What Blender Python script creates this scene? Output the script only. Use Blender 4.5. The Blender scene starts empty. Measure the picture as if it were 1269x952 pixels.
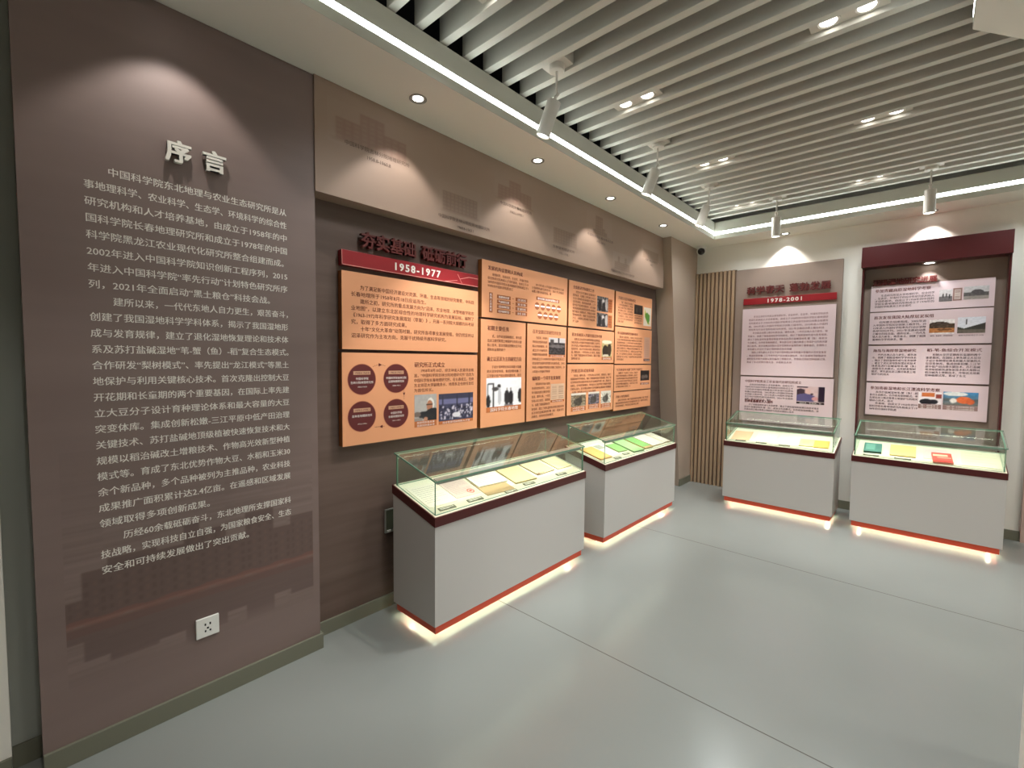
import bpy, bmesh, math, random
import numpy as np
from mathutils import Vector, Matrix

random.seed(7)
S = bpy.context.scene
COL = S.collection

# ------------------------------------------------------------------ camera
W_PX, H_PX, F_PX = 1269, 952, 567.5
cam_d = bpy.data.cameras.new('camera')
cam_d.sensor_fit = 'HORIZONTAL'
cam_d.sensor_width = 36.0
cam_d.lens = 36.0 * F_PX / W_PX
cam_d.clip_start = 0.02
cam = bpy.data.objects.new('camera', cam_d)
COL.objects.link(cam)
yaw, pitch, roll = [math.radians(a) for a in (42.36, -3.05, 0.565)]
fwd = Vector((-math.sin(yaw) * math.cos(pitch), math.cos(yaw) * math.cos(pitch), math.sin(pitch)))
rgt = Vector((math.cos(yaw), math.sin(yaw), 0))
upv = rgt.cross(fwd)
r2 = math.cos(roll) * rgt + math.sin(roll) * upv
u2 = -math.sin(roll) * rgt + math.cos(roll) * upv
cam.matrix_world = Matrix(((r2.x, u2.x, -fwd.x, 0), (r2.y, u2.y, -fwd.y, 0), (r2.z, u2.z, -fwd.z, 1.5), (0, 0, 0, 1)))
S.camera = cam

# ------------------------------------------------------------------ exposure, world
S.view_settings.view_transform = 'Standard'
S.view_settings.look = 'None'
S.view_settings.gamma = 1.0
S.view_settings.use_curve_mapping = False
S.view_settings.exposure = 0.65
wd = bpy.data.worlds.new('world')
S.world = wd
wd.use_nodes = True
wd.node_tree.nodes['Background'].inputs[0].default_value = (0.5, 0.52, 0.55, 1)
wd.node_tree.nodes['Background'].inputs[1].default_value = 0.05
try:
    cy = S.cycles
    cy.max_bounces = 8
    cy.diffuse_bounces = 5
    cy.glossy_bounces = 4
    cy.transmission_bounces = 6
    cy.transparent_max_bounces = 24
    cy.caustics_reflective = False
    cy.caustics_refractive = False
    cy.use_denoising = True
    cy.sample_clamp_indirect = 4.0
except Exception:
    pass

# light levels (W for lamps, strength for glowing surfaces)
P_TWIN = 16.0        # each lamp of a twin downlight
P_SOFFIT = 10.0      # each round soffit downlight
P_TRACK = 50.0       # each track spotlight
P_FILL_RIGHT = 62.0       # unseen downlights added on the right to lift the ceiling by bounce
P_HEADER = 5.0
E_COVE = 9.0         # cove LED line
E_CASE = 12.5        # LED bar in a glass case
E_UNDER = 22.0       # LED tape under a case
E_LENS = 6.0
C_WARM = (1.0, 0.96, 0.91)
C_NEUT = (0.94, 0.985, 1.0)
C_COOL = (0.90, 1.0, 0.96)


# ------------------------------------------------------------------ helpers
def lin(c):
    return c / 12.92 if c <= 0.04045 else ((c + 0.055) / 1.055) ** 2.4


def rgb(r, g, b):
    return (lin(r / 255), lin(g / 255), lin(b / 255), 1.0)


def nodes(m):
    m.use_nodes = True
    return m.node_tree.nodes, m.node_tree.links, m.node_tree.nodes['Principled BSDF']


def mat(name, col, rough=0.6, metal=0.0, spec=0.5, noise=None, bump=None, emit=None, estr=0.0):
    """noise = (scale xyz, amount, second colour), bump = (scale, strength)"""
    m = bpy.data.materials.new(name)
    n, l, p = nodes(m)
    p.inputs['Base Color'].default_value = col
    p.inputs['Roughness'].default_value = rough
    p.inputs['Metallic'].default_value = metal
    p.inputs['Specular IOR Level'].default_value = spec
    tc = n.new('ShaderNodeTexCoord')
    if noise:
        mp = n.new('ShaderNodeMapping')
        mp.inputs['Scale'].default_value = noise[0]
        nz = n.new('ShaderNodeTexNoise')
        nz.inputs['Scale'].default_value = 1.0
        nz.inputs['Detail'].default_value = 5
        rp = n.new('ShaderNodeMapRange')
        rp.inputs['From Min'].default_value = 0.32
        rp.inputs['From Max'].default_value = 0.68
        rp.inputs['To Max'].default_value = noise[1]
        mx = n.new('ShaderNodeMix')
        mx.data_type = 'RGBA'
        mx.inputs['A'].default_value = col
        mx.inputs['B'].default_value = noise[2]
        l.new(tc.outputs['Object'], mp.inputs['Vector'])
        l.new(mp.outputs['Vector'], nz.inputs['Vector'])
        l.new(nz.outputs['Fac'], rp.inputs['Value'])
        l.new(rp.outputs['Result'], mx.inputs['Factor'])
        l.new(mx.outputs['Result'], p.inputs['Base Color'])
    if bump:
        nb = n.new('ShaderNodeTexNoise')
        nb.inputs['Scale'].default_value = bump[0]
        nb.inputs['Detail'].default_value = 4
        bp = n.new('ShaderNodeBump')
        bp.inputs['Strength'].default_value = bump[1]
        bp.inputs['Distance'].default_value = 0.002
        l.new(tc.outputs['Object'], nb.inputs['Vector'])
        l.new(nb.outputs['Fac'], bp.inputs['Height'])
        l.new(bp.outputs['Normal'], p.inputs['Normal'])
    if emit:
        p.inputs['Emission Color'].default_value = (*emit, 1)
        p.inputs['Emission Strength'].default_value = estr
    return m


def glass_mat(name, tint):
    m = bpy.data.materials.new(name)
    m.use_nodes = True
    n, l = m.node_tree.nodes, m.node_tree.links
    n.remove(n['Principled BSDF'])
    out = n['Material Output']
    tr = n.new('ShaderNodeBsdfTransparent')
    tr.inputs['Color'].default_value = tint
    gl = n.new('ShaderNodeBsdfGlossy')
    gl.inputs['Roughness'].default_value = 0.0
    gl.inputs['Color'].default_value = (0.95, 1, 0.97, 1)
    fr = n.new('ShaderNodeFresnel')
    geo = n.new('ShaderNodeNewGeometry')
    ior = n.new('ShaderNodeMapRange')          # leaving the pane: same reflectance as entering it
    ior.inputs['To Min'].default_value = 1.42
    ior.inputs['To Max'].default_value = 1 / 1.42
    l.new(geo.outputs['Backfacing'], ior.inputs['Value'])
    l.new(ior.outputs['Result'], fr.inputs['IOR'])
    mx = n.new('ShaderNodeMixShader')
    l.new(fr.outputs['Fac'], mx.inputs['Fac'])
    l.new(tr.outputs['BSDF'], mx.inputs[1])
    l.new(gl.outputs['BSDF'], mx.inputs[2])
    l.new(mx.outputs['Shader'], out.inputs['Surface'])
    return m


def print_mat(name, rough=0.5):
    m = bpy.data.materials.new(name)
    n, l, p = nodes(m)
    a = n.new('ShaderNodeVertexColor')
    a.layer_name = 'Col'
    l.new(a.outputs['Color'], p.inputs['Base Color'])
    p.inputs['Roughness'].default_value = rough
    return m


ORG = {}


class MB:
    """collects shapes in world coordinates; build() links them as ONE mesh object"""
    def __init__(s):
        s.v, s.f, s.mi, s.sm = [], [], [], []

    def add(s, vs, fs, m=0, smooth=False):
        k = len(s.v)
        s.v += [tuple(v) for v in vs]
        s.f += [tuple(i + k for i in f) for f in fs]
        s.mi += [m] * len(fs)
        s.sm += [smooth] * len(fs)
        return s

    def box(s, x0, x1, y0, y1, z0, z1, m=0, bev=0.0):
        if bev > 0:
            bm = bmesh.new()
            bmesh.ops.create_cube(bm, size=1.0)
            for v in bm.verts:
                v.co = ((x0 + x1) / 2 + v.co.x * (x1 - x0), (y0 + y1) / 2 + v.co.y * (y1 - y0), (z0 + z1) / 2 + v.co.z * (z1 - z0))
            bmesh.ops.bevel(bm, geom=bm.edges[:], offset=bev, segments=2, affect='EDGES', profile=0.5)
            bm.verts.index_update()
            s.add([v.co[:] for v in bm.verts], [[v.index for v in f.verts] for f in bm.faces], m)
            bm.free()
            return s
        v = [(x0, y0, z0), (x1, y0, z0), (x1, y1, z0), (x0, y1, z0), (x0, y0, z1), (x1, y0, z1), (x1, y1, z1), (x0, y1, z1)]
        return s.add(v, [(3, 2, 1, 0), (4, 5, 6, 7), (0, 1, 5, 4), (1, 2, 6, 5), (2, 3, 7, 6), (3, 0, 4, 7)], m)

    def hexa(s, bot, top, m=0):
        """bot, top: 4 points each, counter-clockwise seen from above"""
        return s.add(list(bot) + list(top), [(3, 2, 1, 0), (4, 5, 6, 7), (0, 1, 5, 4), (1, 2, 6, 5), (2, 3, 7, 6), (3, 0, 4, 7)], m)

    def prism(s, poly, z0, z1, m=0):
        n = len(poly)
        v = [(x, y, z0) for x, y in poly] + [(x, y, z1) for x, y in poly]
        f = [tuple(range(n - 1, -1, -1)), tuple(range(n, 2 * n))] + [(i, (i + 1) % n, n + (i + 1) % n, n + i) for i in range(n)]
        return s.add(v, f, m)

    def lathe(s, prof, base, axis, m=0, seg=28, ms=None, cap=True):
        """prof: [(r, h)] along the axis from base"""
        ax = Vector(axis).normalized()
        t = Vector((1, 0, 0)) if abs(ax.x) < 0.9 else Vector((0, 1, 0))
        a = ax.cross(t).normalized()
        b = ax.cross(a)
        base = Vector(base)
        vs = []
        for r, h in prof:
            for i in range(seg):
                th = 2 * math.pi * i / seg
                vs.append(base + ax * h + (a * math.cos(th) + b * math.sin(th)) * r)
        k0 = len(s.v)
        s.v += [tuple(v) for v in vs]
        for j in range(len(prof) - 1):
            for i in range(seg):
                q = (j * seg + i, j * seg + (i + 1) % seg, (j + 1) * seg + (i + 1) % seg, (j + 1) * seg + i)
                s.f.append(tuple(k0 + x for x in q))
                s.mi.append(ms[j] if ms else m)
                s.sm.append(True)
        if cap:
            for j, rev in ((0, True), (len(prof) - 1, False)):
                if prof[j][0] > 1e-6:
                    q = [k0 + j * seg + i for i in range(seg)]
                    s.f.append(tuple(q[::-1] if rev else q))
                    s.mi.append((ms[-1] if j else ms[0]) if ms else m)
                    s.sm.append(False)
        return s

    def build(s, name, mats, parent=None, loc=None, flip=True):
        me = bpy.data.meshes.new(name)
        if parent is not None:
            o0 = ORG[parent.name]
        elif loc is not None:
            o0 = Vector(loc)
        else:
            a = np.array(s.v)
            lo, hi = a.min(0), a.max(0)
            o0 = Vector(((lo[0] + hi[0]) / 2, (lo[1] + hi[1]) / 2, lo[2]))
        me.from_pydata([(v[0] - o0.x, v[1] - o0.y, v[2] - o0.z) for v in s.v], [], s.f)
        for m in (mats if isinstance(mats, (list, tuple)) else [mats]):
            me.materials.append(m)
        me.polygons.foreach_set('material_index', s.mi)
        me.polygons.foreach_set('use_smooth', s.sm)
        me.update()
        if any(s.sm):
            me.set_sharp_from_angle(angle=math.radians(35))
        if flip:
            bm = bmesh.new()
            bm.from_mesh(me)
            bmesh.ops.recalc_face_normals(bm, faces=bm.faces[:])
            bm.to_mesh(me)
            bm.free()
        o = bpy.data.objects.new(name, me)
        COL.objects.link(o)
        if parent is not None:
            o.parent = parent
        else:
            o.location = o0
        ORG[o.name] = o0
        return o


def tag(o, label=None, cat=None, group=None, kind=None):
    if label: o['label'] = label
    if cat: o['category'] = cat
    if group: o['group'] = group
    if kind: o['kind'] = kind
    return o


def thing(name, loc, label, cat, group=None):
    o = bpy.data.objects.new(name, None)
    o.empty_display_size = 0.05
    COL.objects.link(o)
    o.location = loc
    ORG[o.name] = Vector(loc)
    return tag(o, label, cat, group)


def struct(o):
    o['kind'] = 'structure'
    return o


def dup(root, loc, label=None, group=None):
    r = root.copy()
    COL.objects.link(r)
    r.location = loc
    if label: r['label'] = label
    if group: r['group'] = group
    for ch in list(root.children):
        c = ch.copy()
        COL.objects.link(c)
        c.parent = r
        for g in list(ch.children):
            d = g.copy()
            COL.objects.link(d)
            d.parent = c
    return r


def lamp(name, loc, direction, power, size, blend, radius, col, parent=None):
    d = bpy.data.lights.new(name, 'SPOT')
    d.energy = power
    d.color = col
    d.spot_size = math.radians(size)
    d.spot_blend = blend
    d.shadow_soft_size = radius
    o = bpy.data.objects.new(name, d)
    COL.objects.link(o)
    o.rotation_euler = Vector(direction).to_track_quat('-Z', 'Y').to_euler()
    if parent is not None:
        o.parent = parent
        o.location = Vector(loc) - ORG[parent.name]
    else:
        o.location = loc
    return o


# ---- lettering: glyph outlines of Blender's own font, laid on a wall frame
_tc = bpy.data.curves.new('text_scratch', 'FONT')
_to = bpy.data.objects.new('text_scratch', _tc)
COL.objects.link(_to)


def glyphs(text, bold=0.0, extrude=0.0, space=1.0):
    _tc.body = text
    _tc.size = 1.0
    _tc.resolution_u = 2
    _tc.space_character = space
    _tc.extrude = extrude
    bpy.context.view_layer.update()
    me = bpy.data.meshes.new_from_object(_to.evaluated_get(bpy.context.evaluated_depsgraph_get()))
    vs = np.array([v.co[:] for v in me.vertices]) if len(me.vertices) else np.zeros((0, 3))
    fs = [tuple(p.vertices) for p in me.polygons]
    bpy.data.meshes.remove(me)
    return vs, fs


def natural(text):
    w = 0.0
    for c in text:
        w += 1.0 if ord(c) > 0x2e00 else 0.6
    return w


class Frame:
    """a vertical plane to write on: origin, reading direction u, up z, outward normal n"""
    def __init__(s, kind, depth):
        s.kind, s.d = kind, depth

    def p(s, u, z, h=0.0):
        return (s.d + h, u, z) if s.kind == 'L' else (u, s.d - h, z)


def write(mb, fr, text, u, z, size, width=None, m=0, bold=0.0, ext=0.0, h=0.0006, align='l', space=1.0):
    """width: set the line to this length (justified)"""
    t = text.lstrip('\u3000')
    ind = len(text) - len(t)
    vs, fs = glyphs(t, 0.0, ext, space)
    if not len(vs):
        return
    u += ind * size
    wn = vs[:, 0].max()
    sx = size
    if width:
        sx = (width - ind * size) / wn
    if align == 'c':
        u -= wn * sx / 2
    if bold <= 0:
        sh = [(0, 0)]
    elif bold < 0.024:
        sh = [(-bold, 0), (bold, 0)]
    else:
        sh = [(a * bold, b * bold * 0.7) for a in (-1, 0, 1) for b in (-1, 1)]
    for k, (dx, dz) in enumerate(sh):          # heavier strokes: the same outline set again a hair to the side
        mb.add([fr.p(u + v[0] * sx + dx * size, z + (v[1] + dz) * size, h + k * 0.00004 + (v[2] + ext)) for v in vs], fs, m)


# ---- printed pictures: a fine grid whose point colours are the print
class Print:
    def __init__(s, nx, ny, bg=(200, 200, 200)):
        s.nx, s.ny = nx, ny
        s.U, s.V = np.meshgrid(np.linspace(0, 1, nx), np.linspace(0, 1, ny))
        s.c = np.zeros((ny, nx, 3))
        s.c[:] = bg

    def grad(s, lo, hi):
        t = s.V[..., None]
        s.c = np.array(lo) * (1 - t) + np.array(hi) * t
        return s

    def put(s, mask, col, a=1.0):
        s.c[mask] = s.c[mask] * (1 - a) + np.array(col) * a
        return s

    def rect(s, u0, v0, u1, v1, col, a=1.0):
        return s.put((s.U >= u0) & (s.U <= u1) & (s.V >= v0) & (s.V <= v1), col, a)

    def ell(s, cu, cv, ru, rv, col, a=1.0):
        return s.put(((s.U - cu) / ru) ** 2 + ((s.V - cv) / rv) ** 2 <= 1, col, a)

    def noise(s, amp, seed, kx=1, ky=1):
        r = np.random.RandomState(seed)
        g = r.rand(s.ny // ky + 2, s.nx // kx + 2) - 0.5
        g = np.repeat(np.repeat(g, ky, 0), kx, 1)[:s.ny, :s.nx]
        s.c = s.c + g[..., None] * amp * 2
        return s

    def soft(s, n=1):
        for _ in range(n):
            p = np.pad(s.c, ((1, 1), (1, 1), (0, 0)), mode='edge')
            s.c = (p[1:-1, 1:-1] * 2 + p[:-2, 1:-1] + p[2:, 1:-1] + p[1:-1, :-2] + p[1:-1, 2:]) / 6
        return s

    def build(s, name, fr, u0, z0, u1, z1, parent, mt, h=0.0012):
        c = np.clip(s.c, 0, 255) / 255
        c = np.where(c <= 0.04045, c / 12.92, ((c + 0.055) / 1.055) ** 2.4)
        nx, ny = s.nx, s.ny
        vs = [fr.p(u0 + (u1 - u0) * i / (nx - 1), z0 + (z1 - z0) * j / (ny - 1), h) for j in range(ny) for i in range(nx)]
        fs = [(j * nx + i, j * nx + i + 1, (j + 1) * nx + i + 1, (j + 1) * nx + i) for j in range(ny - 1) for i in range(nx - 1)]
        o = MB().add(vs, fs).build(name, mt, parent, flip=False)
        at = o.data.color_attributes.new('Col', 'FLOAT_COLOR', 'POINT')
        at.data.foreach_set('color', np.concatenate([c.reshape(-1, 3), np.ones((nx * ny, 1))], 1).astype(np.float32).ravel())
        return o


# ------------------------------------------------------------------ materials
M = {}
M['floor'] = mat('grey green vinyl floor', rgb(138, 142, 138), 0.22, spec=0.5, noise=((1.6, 1.6, 1.6), 0.35, rgb(131, 134, 130)))
M['joint'] = mat('floor joint', rgb(74, 72, 64), 0.7)
M['white'] = mat('white wall paint', rgb(238, 235, 226), 0.75, bump=(90, 0.05))
M['ceiling'] = mat('white ceiling paint', rgb(243, 240, 232), 0.8)
M['upstand'] = mat('grey white upstand', rgb(196, 194, 182), 0.8)
M['void'] = mat('dark plenum', rgb(28, 28, 28), 0.9)
M['skirt'] = mat('olive grey skirting', rgb(112, 112, 96), 0.45)
M['baffle'] = mat('warm white baffle', rgb(208, 205, 196), 0.55)
M['intro'] = mat('mauve brown print', rgb(127, 109, 103), 0.55, noise=((3, 1.2, 9), 0.55, rgb(117, 98, 92)))
M['recess'] = mat('dark brown wallpaper', rgb(106, 87, 78), 0.6, noise=((2, 1.1, 16), 0.8, rgb(90, 72, 63)))
M['fascia'] = mat('beige brown print', rgb(160, 137, 121), 0.6, noise=((1.2, 1.2, 2.2), 0.6, rgb(150, 126, 110)))
M['pillar'] = mat('beige brown pillar', rgb(178, 160, 144), 0.6, noise=((1.5, 1.5, 1.2), 0.5, rgb(170, 151, 136)))
M['print'] = print_mat('printed picture')
M['print_glossy'] = print_mat('printed photograph', 0.35)
M['offwhite'] = mat('off white lettering', rgb(232, 228, 218), 0.5)
M['orange'] = mat('apricot panel face', rgb(226, 158, 114), 0.5)
M['orange_edge'] = mat('apricot panel edge', rgb(150, 92, 44), 0.5)
M['red'] = mat('deep red panel', rgb(150, 24, 32), 0.4, noise=((3, 3, 9), 0.5, rgb(128, 18, 26)))
M['maroon'] = mat('maroon lacquer', rgb(70, 18, 20), 0.35)
M['maroon_text'] = mat('maroon lettering', rgb(92, 26, 22), 0.45)
M['brown_text'] = mat('brown lettering', rgb(104, 50, 30), 0.6)
M['dark_text'] = mat('dark lettering', rgb(62, 46, 48), 0.6)
M['rust'] = mat('rust brown ink', rgb(164, 92, 52), 0.6)
M['cap'] = mat('caption orange', rgb(190, 108, 56), 0.6)
M['white_ink'] = mat('white ink', rgb(238, 228, 220), 0.6)
M['pink'] = mat('pale pink panel face', rgb(216, 194, 197), 0.5)
M['pink_edge'] = mat('pink panel edge', rgb(150, 120, 116), 0.5)
M['board'] = mat('taupe backboard', rgb(146, 128, 117), 0.6, noise=((2, 2, 9), 0.5, rgb(144, 124, 112)))
M['wood'] = mat('slatted oak', rgb(178, 152, 124), 0.5, noise=((30, 30, 1.5), 0.6, rgb(162, 134, 106)))
M['wood_back'] = mat('slatted oak backing', rgb(112, 88, 68), 0.7)
M['cabinet'] = mat('white cabinet lacquer', rgb(192, 189, 185), 0.38)
M['band'] = mat('maroon case trim', rgb(76, 23, 22), 0.3)
M['deck'] = mat('cream display deck', rgb(228, 224, 200), 0.6)
M['plinth'] = mat('red plinth strip', rgb(222, 84, 54), 0.35)
M['core'] = mat('pale case foot', rgb(200, 198, 190), 0.6)
M['glass'] = glass_mat('case glass', (0.945, 0.978, 0.950, 1))
M['glass_edge'] = mat('green glass edge', rgb(112, 152, 130), 0.12)
M['alu'] = mat('brushed aluminium', rgb(176, 176, 170), 0.35, metal=0.7)
M['lamp_white'] = mat('white lamp housing', rgb(212, 206, 196), 0.4)
M['lamp_rim'] = mat('grey lamp rim', rgb(150, 148, 142), 0.35, metal=0.3)
M['lens'] = mat('lit lamp lens', (1, 1, 1, 1), 0.4, emit=(1.0, 0.97, 0.9), estr=E_LENS)
M['cove'] = mat('cove LED line', (1, 1, 1, 1), 0.4, emit=C_COOL, estr=E_COVE)
M['case_led'] = mat('case LED', (1, 1, 1, 1), 0.4, emit=(1.0, 0.985, 0.84), estr=E_CASE)
M['under_led'] = mat('under case LED', (1, 1, 1, 1), 0.4, emit=(0.90, 1.0, 0.72), estr=E_UNDER)
M['plastic'] = mat('white plastic', rgb(228, 228, 222), 0.3)
M['black'] = mat('black plastic', rgb(22, 22, 22), 0.25)
M['socket_grey'] = mat('grey cover', rgb(82, 84, 70), 0.3)
M['faded_ink'] = mat('faded maroon ink', rgb(138, 96, 98), 0.6)
M['circle_red'] = mat('circle red', rgb(92, 26, 26), 0.5)
M['circle_edge'] = mat('circle edge', rgb(190, 110, 80), 0.5)
M['circle_tab'] = mat('circle tab', rgb(196, 150, 120), 0.5)
M['gate'] = mat('brown pink board', rgb(176, 152, 142), 0.6)

# ================================================================== THE ROOM
XP, XF, XR = -2.27, -2.262, -2.37          # intro panel, fascia, recess wall planes
ZC = 2.872                                  # soffit height
XS, YB, YW = -1.86, 5.40, 5.74              # soffit inner edges, back wall

fl = MB()
ys = [-2.2, 2.004, 2.010, 3.796, 3.804, 6.0]
for i in range(5):
    fl.add([(-3.2, ys[i], 0), (3.4, ys[i], 0), (3.4, ys[i + 1], 0), (-3.2, ys[i + 1], 0)], [(0, 1, 2, 3)], 1 if i in (1, 3) else 0)
fl.box(-3.2, 3.4, -2.2, 6.0, -0.08, -0.001)
struct(fl.build('floor', [M['floor'], M['joint']], flip=False))

struct(MB().box(-2.50, XR, 1.037, YW, 0, 3.0).build('wall_left', M['recess']))
struct(MB().box(-2.55, 3.2, YW, YW + 0.12, 0, 3.5).build('wall_back', M['white']))
struct(MB().box(2.9, 3.0, -2.0, YW, 0, 3.5).build('wall_right', M['white']))
struct(MB().box(-2.9, 3.0, -2.1, -2.0, 0, 3.5).build('wall_front', M['recess']))
# the white wall left of the intro panel, with a narrow gap beside the panel
struct(MB().box(-2.9, -2.34, -2.0, -0.040, 0, 3.0).build('wall_left_near', M['white']))
struct(MB().box(-2.9, -2.40, -0.040, 0.035, 0, 3.0).build('wall_left_gap', mat('side wall in painted shade', rgb(158, 162, 154), 0.7)))  # shade of the gap is put into this darker grey wall colour
struct(MB().box(-2.34, -2.328, -2.0, -0.040, 0, 0.08).box(-2.40, -2.388, -0.039, 0.034, 0, 0.08).build('baseboard_left_near', M['skirt']))
# upper fascia over the recess, and the leaning pillar at its end
fa = struct(MB().box(XR, XF, 1.037, 4.998, 2.318, ZC).build('wall_left_upper', M['fascia']))
struct(MB().hexa([(XR, 5.38, 0), (-2.17, 5.38, 0), (-2.17, YW, 0), (XR, YW, 0)],
                 [(XR, 4.955, ZC), (-2.17, 4.955, ZC), (-2.17, YW, ZC), (XR, YW, ZC)]).build('wall_left_pillar', M['pillar']))
# skirting
struct(MB().box(XR, -2.356, 1.037, 5.37, 0, 0.076, bev=0.002).build('baseboard_left', M['skirt']))
struct(MB().box(-2.175, -2.157, 5.372, YW, 0, 0.085, bev=0.002).build('baseboard_pillar', M['skirt']))
struct(MB().box(-0.70, 0.62, 5.726, YW, 0, 0.085, bev=0.002).build('baseboard_back', M['skirt']))
# white column at the right edge
struct(MB().box(0.307, 0.80, 1.95, 2.487, 0, ZC).build('wall_right_column', M['white']))

# ceiling: dropped soffit along the left and back walls, angled soffit on the right, dark void above the baffles
ce = MB()
ce.box(-2.9, XS, -2.0, YW, ZC, 2.90)
ce.box(XS, 2.9, YB, YW, ZC, 2.90)
ce.box(XS, 2.9, -2.0, 0.80, ZC, 2.90)
ce.prism([(0.07, 0.80), (0.80, 0.80), (2.9, 0.80), (2.9, 5.40), (2.047, 5.40), (0.07, 2.71)], ZC, 2.90)
struct(ce.build('ceiling', M['ceiling']))
up = MB()
ZU = 3.062
up.box(XS - 0.03, XS + 0.0015, -0.5, YB + 0.03, 2.8725, ZU)
up.box(XS, 2.9, YB - 0.0015, YB + 0.03, 2.8725, ZU)
up.box(XS, 0.07, 0.77, 0.80, 2.896, ZU)
up.box(0.0685, 0.10, 0.80, 2.71, 2.8725, ZU)
struct(up.build('ceiling_upstand', M['upstand']))
vo = MB()
vo.box(-2.55, 2.9, -2.0, YW, 3.48, 3.5)
struct(vo.build('ceiling_void', M['void']))
cv = MB()
cv.box(XS + 0.0015, XS + 0.0025, 0.80, YB - 0.0015, 2.922, 2.952)
cv.box(XS + 0.0025, 2.04, YB - 0.0025, YB - 0.0015, 2.922, 2.952)
cv.box(0.0675, 0.0685, 0.80, 2.71, 2.922, 2.952)
tag(cv.build('cove_light', M['cove']), 'long glowing white light line running round the edge of the dropped ceiling', 'light strip')

# ---- ceiling baffles
ORD = ['first', 'second', 'third', 'fourth', 'fifth', 'sixth', 'seventh', 'eighth', 'ninth', 'tenth', 'eleventh', 'twelfth', 'thirteenth',
       'fourteenth', 'fifteenth', 'sixteenth', 'seventeenth', 'eighteenth', 'nineteenth', 'twentieth', 'twenty-first', 'twenty-second',
       'twenty-third', 'twenty-fourth', 'twenty-fifth', 'twenty-sixth', 'twenty-seventh', 'twenty-eighth', 'twenty-ninth', 'thirtieth', 'thirty-first']
BW, BP, BY0 = 0.045, 0.15, 1.341
bz0, bz1 = 3.07, 3.20
first = MB().box(XS - 0.01, 2.85, BY0 - BW / 2 + 0.0225, BY0 + BW, bz0, bz1, bev=0.002).build('ceiling_baffle', M['baffle'], loc=(0.5, BY0, bz0))
tag(first, '', 'baffle', 'white slats hung across the open ceiling')
ks = list(range(-3, 27))
for k in ks[::-1]:
    lab = 'long white ceiling slat, ' + ORD[26 - k] + ' counting forward from the back wall'
    if k == ks[-1]:
        o = first
        o['label'] = lab
        o.location = (0.5, BY0 + BP * k, bz0)
    else:
        dup(first, (0.5, BY0 + BP * k, bz0), lab)


def gap(k):
    return BY0 + BW + (BP - BW) / 2 + BP * k


# ---- twin downlights lying between two baffles
def make_twin(loc):
    t = thing('twin_downlight', loc, '', 'ceiling light', 'twin downlights between the ceiling slats')
    x, y, z = loc
    MB().box(x - 0.15, x + 0.15, y - 0.051, y + 0.051, z, z + 0.085, bev=0.002).build('housing', M['lamp_white'], t)
    for s in (-1, 1):
        MB().lathe([(0.047, 0.0), (0.047, -0.004), (0.043, -0.005), (0.034, -0.001)], (x + s * 0.072, y, z - 0.0005), (0, 0, 1), seg=24, cap=False).build('lamp_rim', M['lamp_white'], t)
        MB().lathe([(0.035, 0.0), (0.035, -0.0015)], (x + s * 0.072, y, z - 0.0005), (0, 0, 1), seg=24).build('lens', M['lens'], t)
        lamp('twin_lamp', (x + s * 0.072, y, z - 0.012), (0, 0, -1), P_TWIN, 130, 0.6, 0.05, C_NEUT, t)
    return t


def twin_label(i, j):
    col = ['nearest the left wall', 'in the middle of the ceiling', 'towards the right'][j]
    row = ['cut by the top of the picture', 'level with the nearest display case', 'level with the case by the pillar', 'closest to the back wall'][i]
    if (i, j) == (0, 1):
        return 'twin-lamp downlight over the middle of the room, above the top edge of the picture'
    return f'twin-lamp downlight {row}, {col}'


tw0 = None
for i, (k, xs) in enumerate(((0, (-1.41, -0.35)), (8, (-1.40, -0.35)), (16, (-1.35, -0.30)), (24, (-1.46, -0.46, 0.62)))):
    for j, x in enumerate(xs):
        L = (x, gap(k), 3.098)
        if tw0 is None:
            tw0 = make_twin(L)
            tw0['label'] = twin_label(i, j)
        else:
            dup(tw0, L, twin_label(i, j))


# ---- track spotlights on square plates between baffles
def make_spot(loc, aim, label):
    t = thing('track_spotlight', loc, label, 'spotlight', 'spotlights hanging from the ceiling slats')
    x, y, z = loc
    MB().box(x - 0.075, x + 0.075, y - 0.051, y + 0.051, z, z + 0.09, bev=0.002).build('mounting_plate', M['lamp_white'], t)
    MB().lathe([(0.042, 0), (0.042, -0.028), (0.038, -0.032)], (x, y, z - 0.0002), (0, 0, 1)).build('canopy', M['lamp_white'], t)
    MB().lathe([(0.0065, 0), (0.0065, -0.115)], (x, y, z - 0.030), (0, 0, 1), seg=12).build('stem', M['lamp_white'], t)
    a = Vector(aim).normalized()
    piv = Vector((x, y, z - 0.150))
    jn = MB()
    jn.lathe([(0.011, -0.012), (0.013, -0.004), (0.013, 0.004), (0.011, 0.012)], piv, (0, 1, 0), seg=14)
    jn.lathe([(0.009, 0), (0.009, 0.05)], piv, a, seg=12)
    jn.build('pivot_joint', M['lamp_white'], t)
    L = 0.185
    st = piv + a * 0.035
    hd = MB().lathe([(0.034, 0), (0.038, 0.003), (0.038, L), (0.034, L), (0.032, L - 0.006)], st, a).build('lamp_head', M['lamp_white'], t)
    MB().lathe([(0.0325, L - 0.010), (0.0325, L - 0.005)], st, a, seg=24).build('lens', M['lens'], hd)
    lamp('spot_lamp', st + a * (L + 0.006), a, P_TRACK, 62, 0.5, 0.02, C_WARM, t)
    return t


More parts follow.
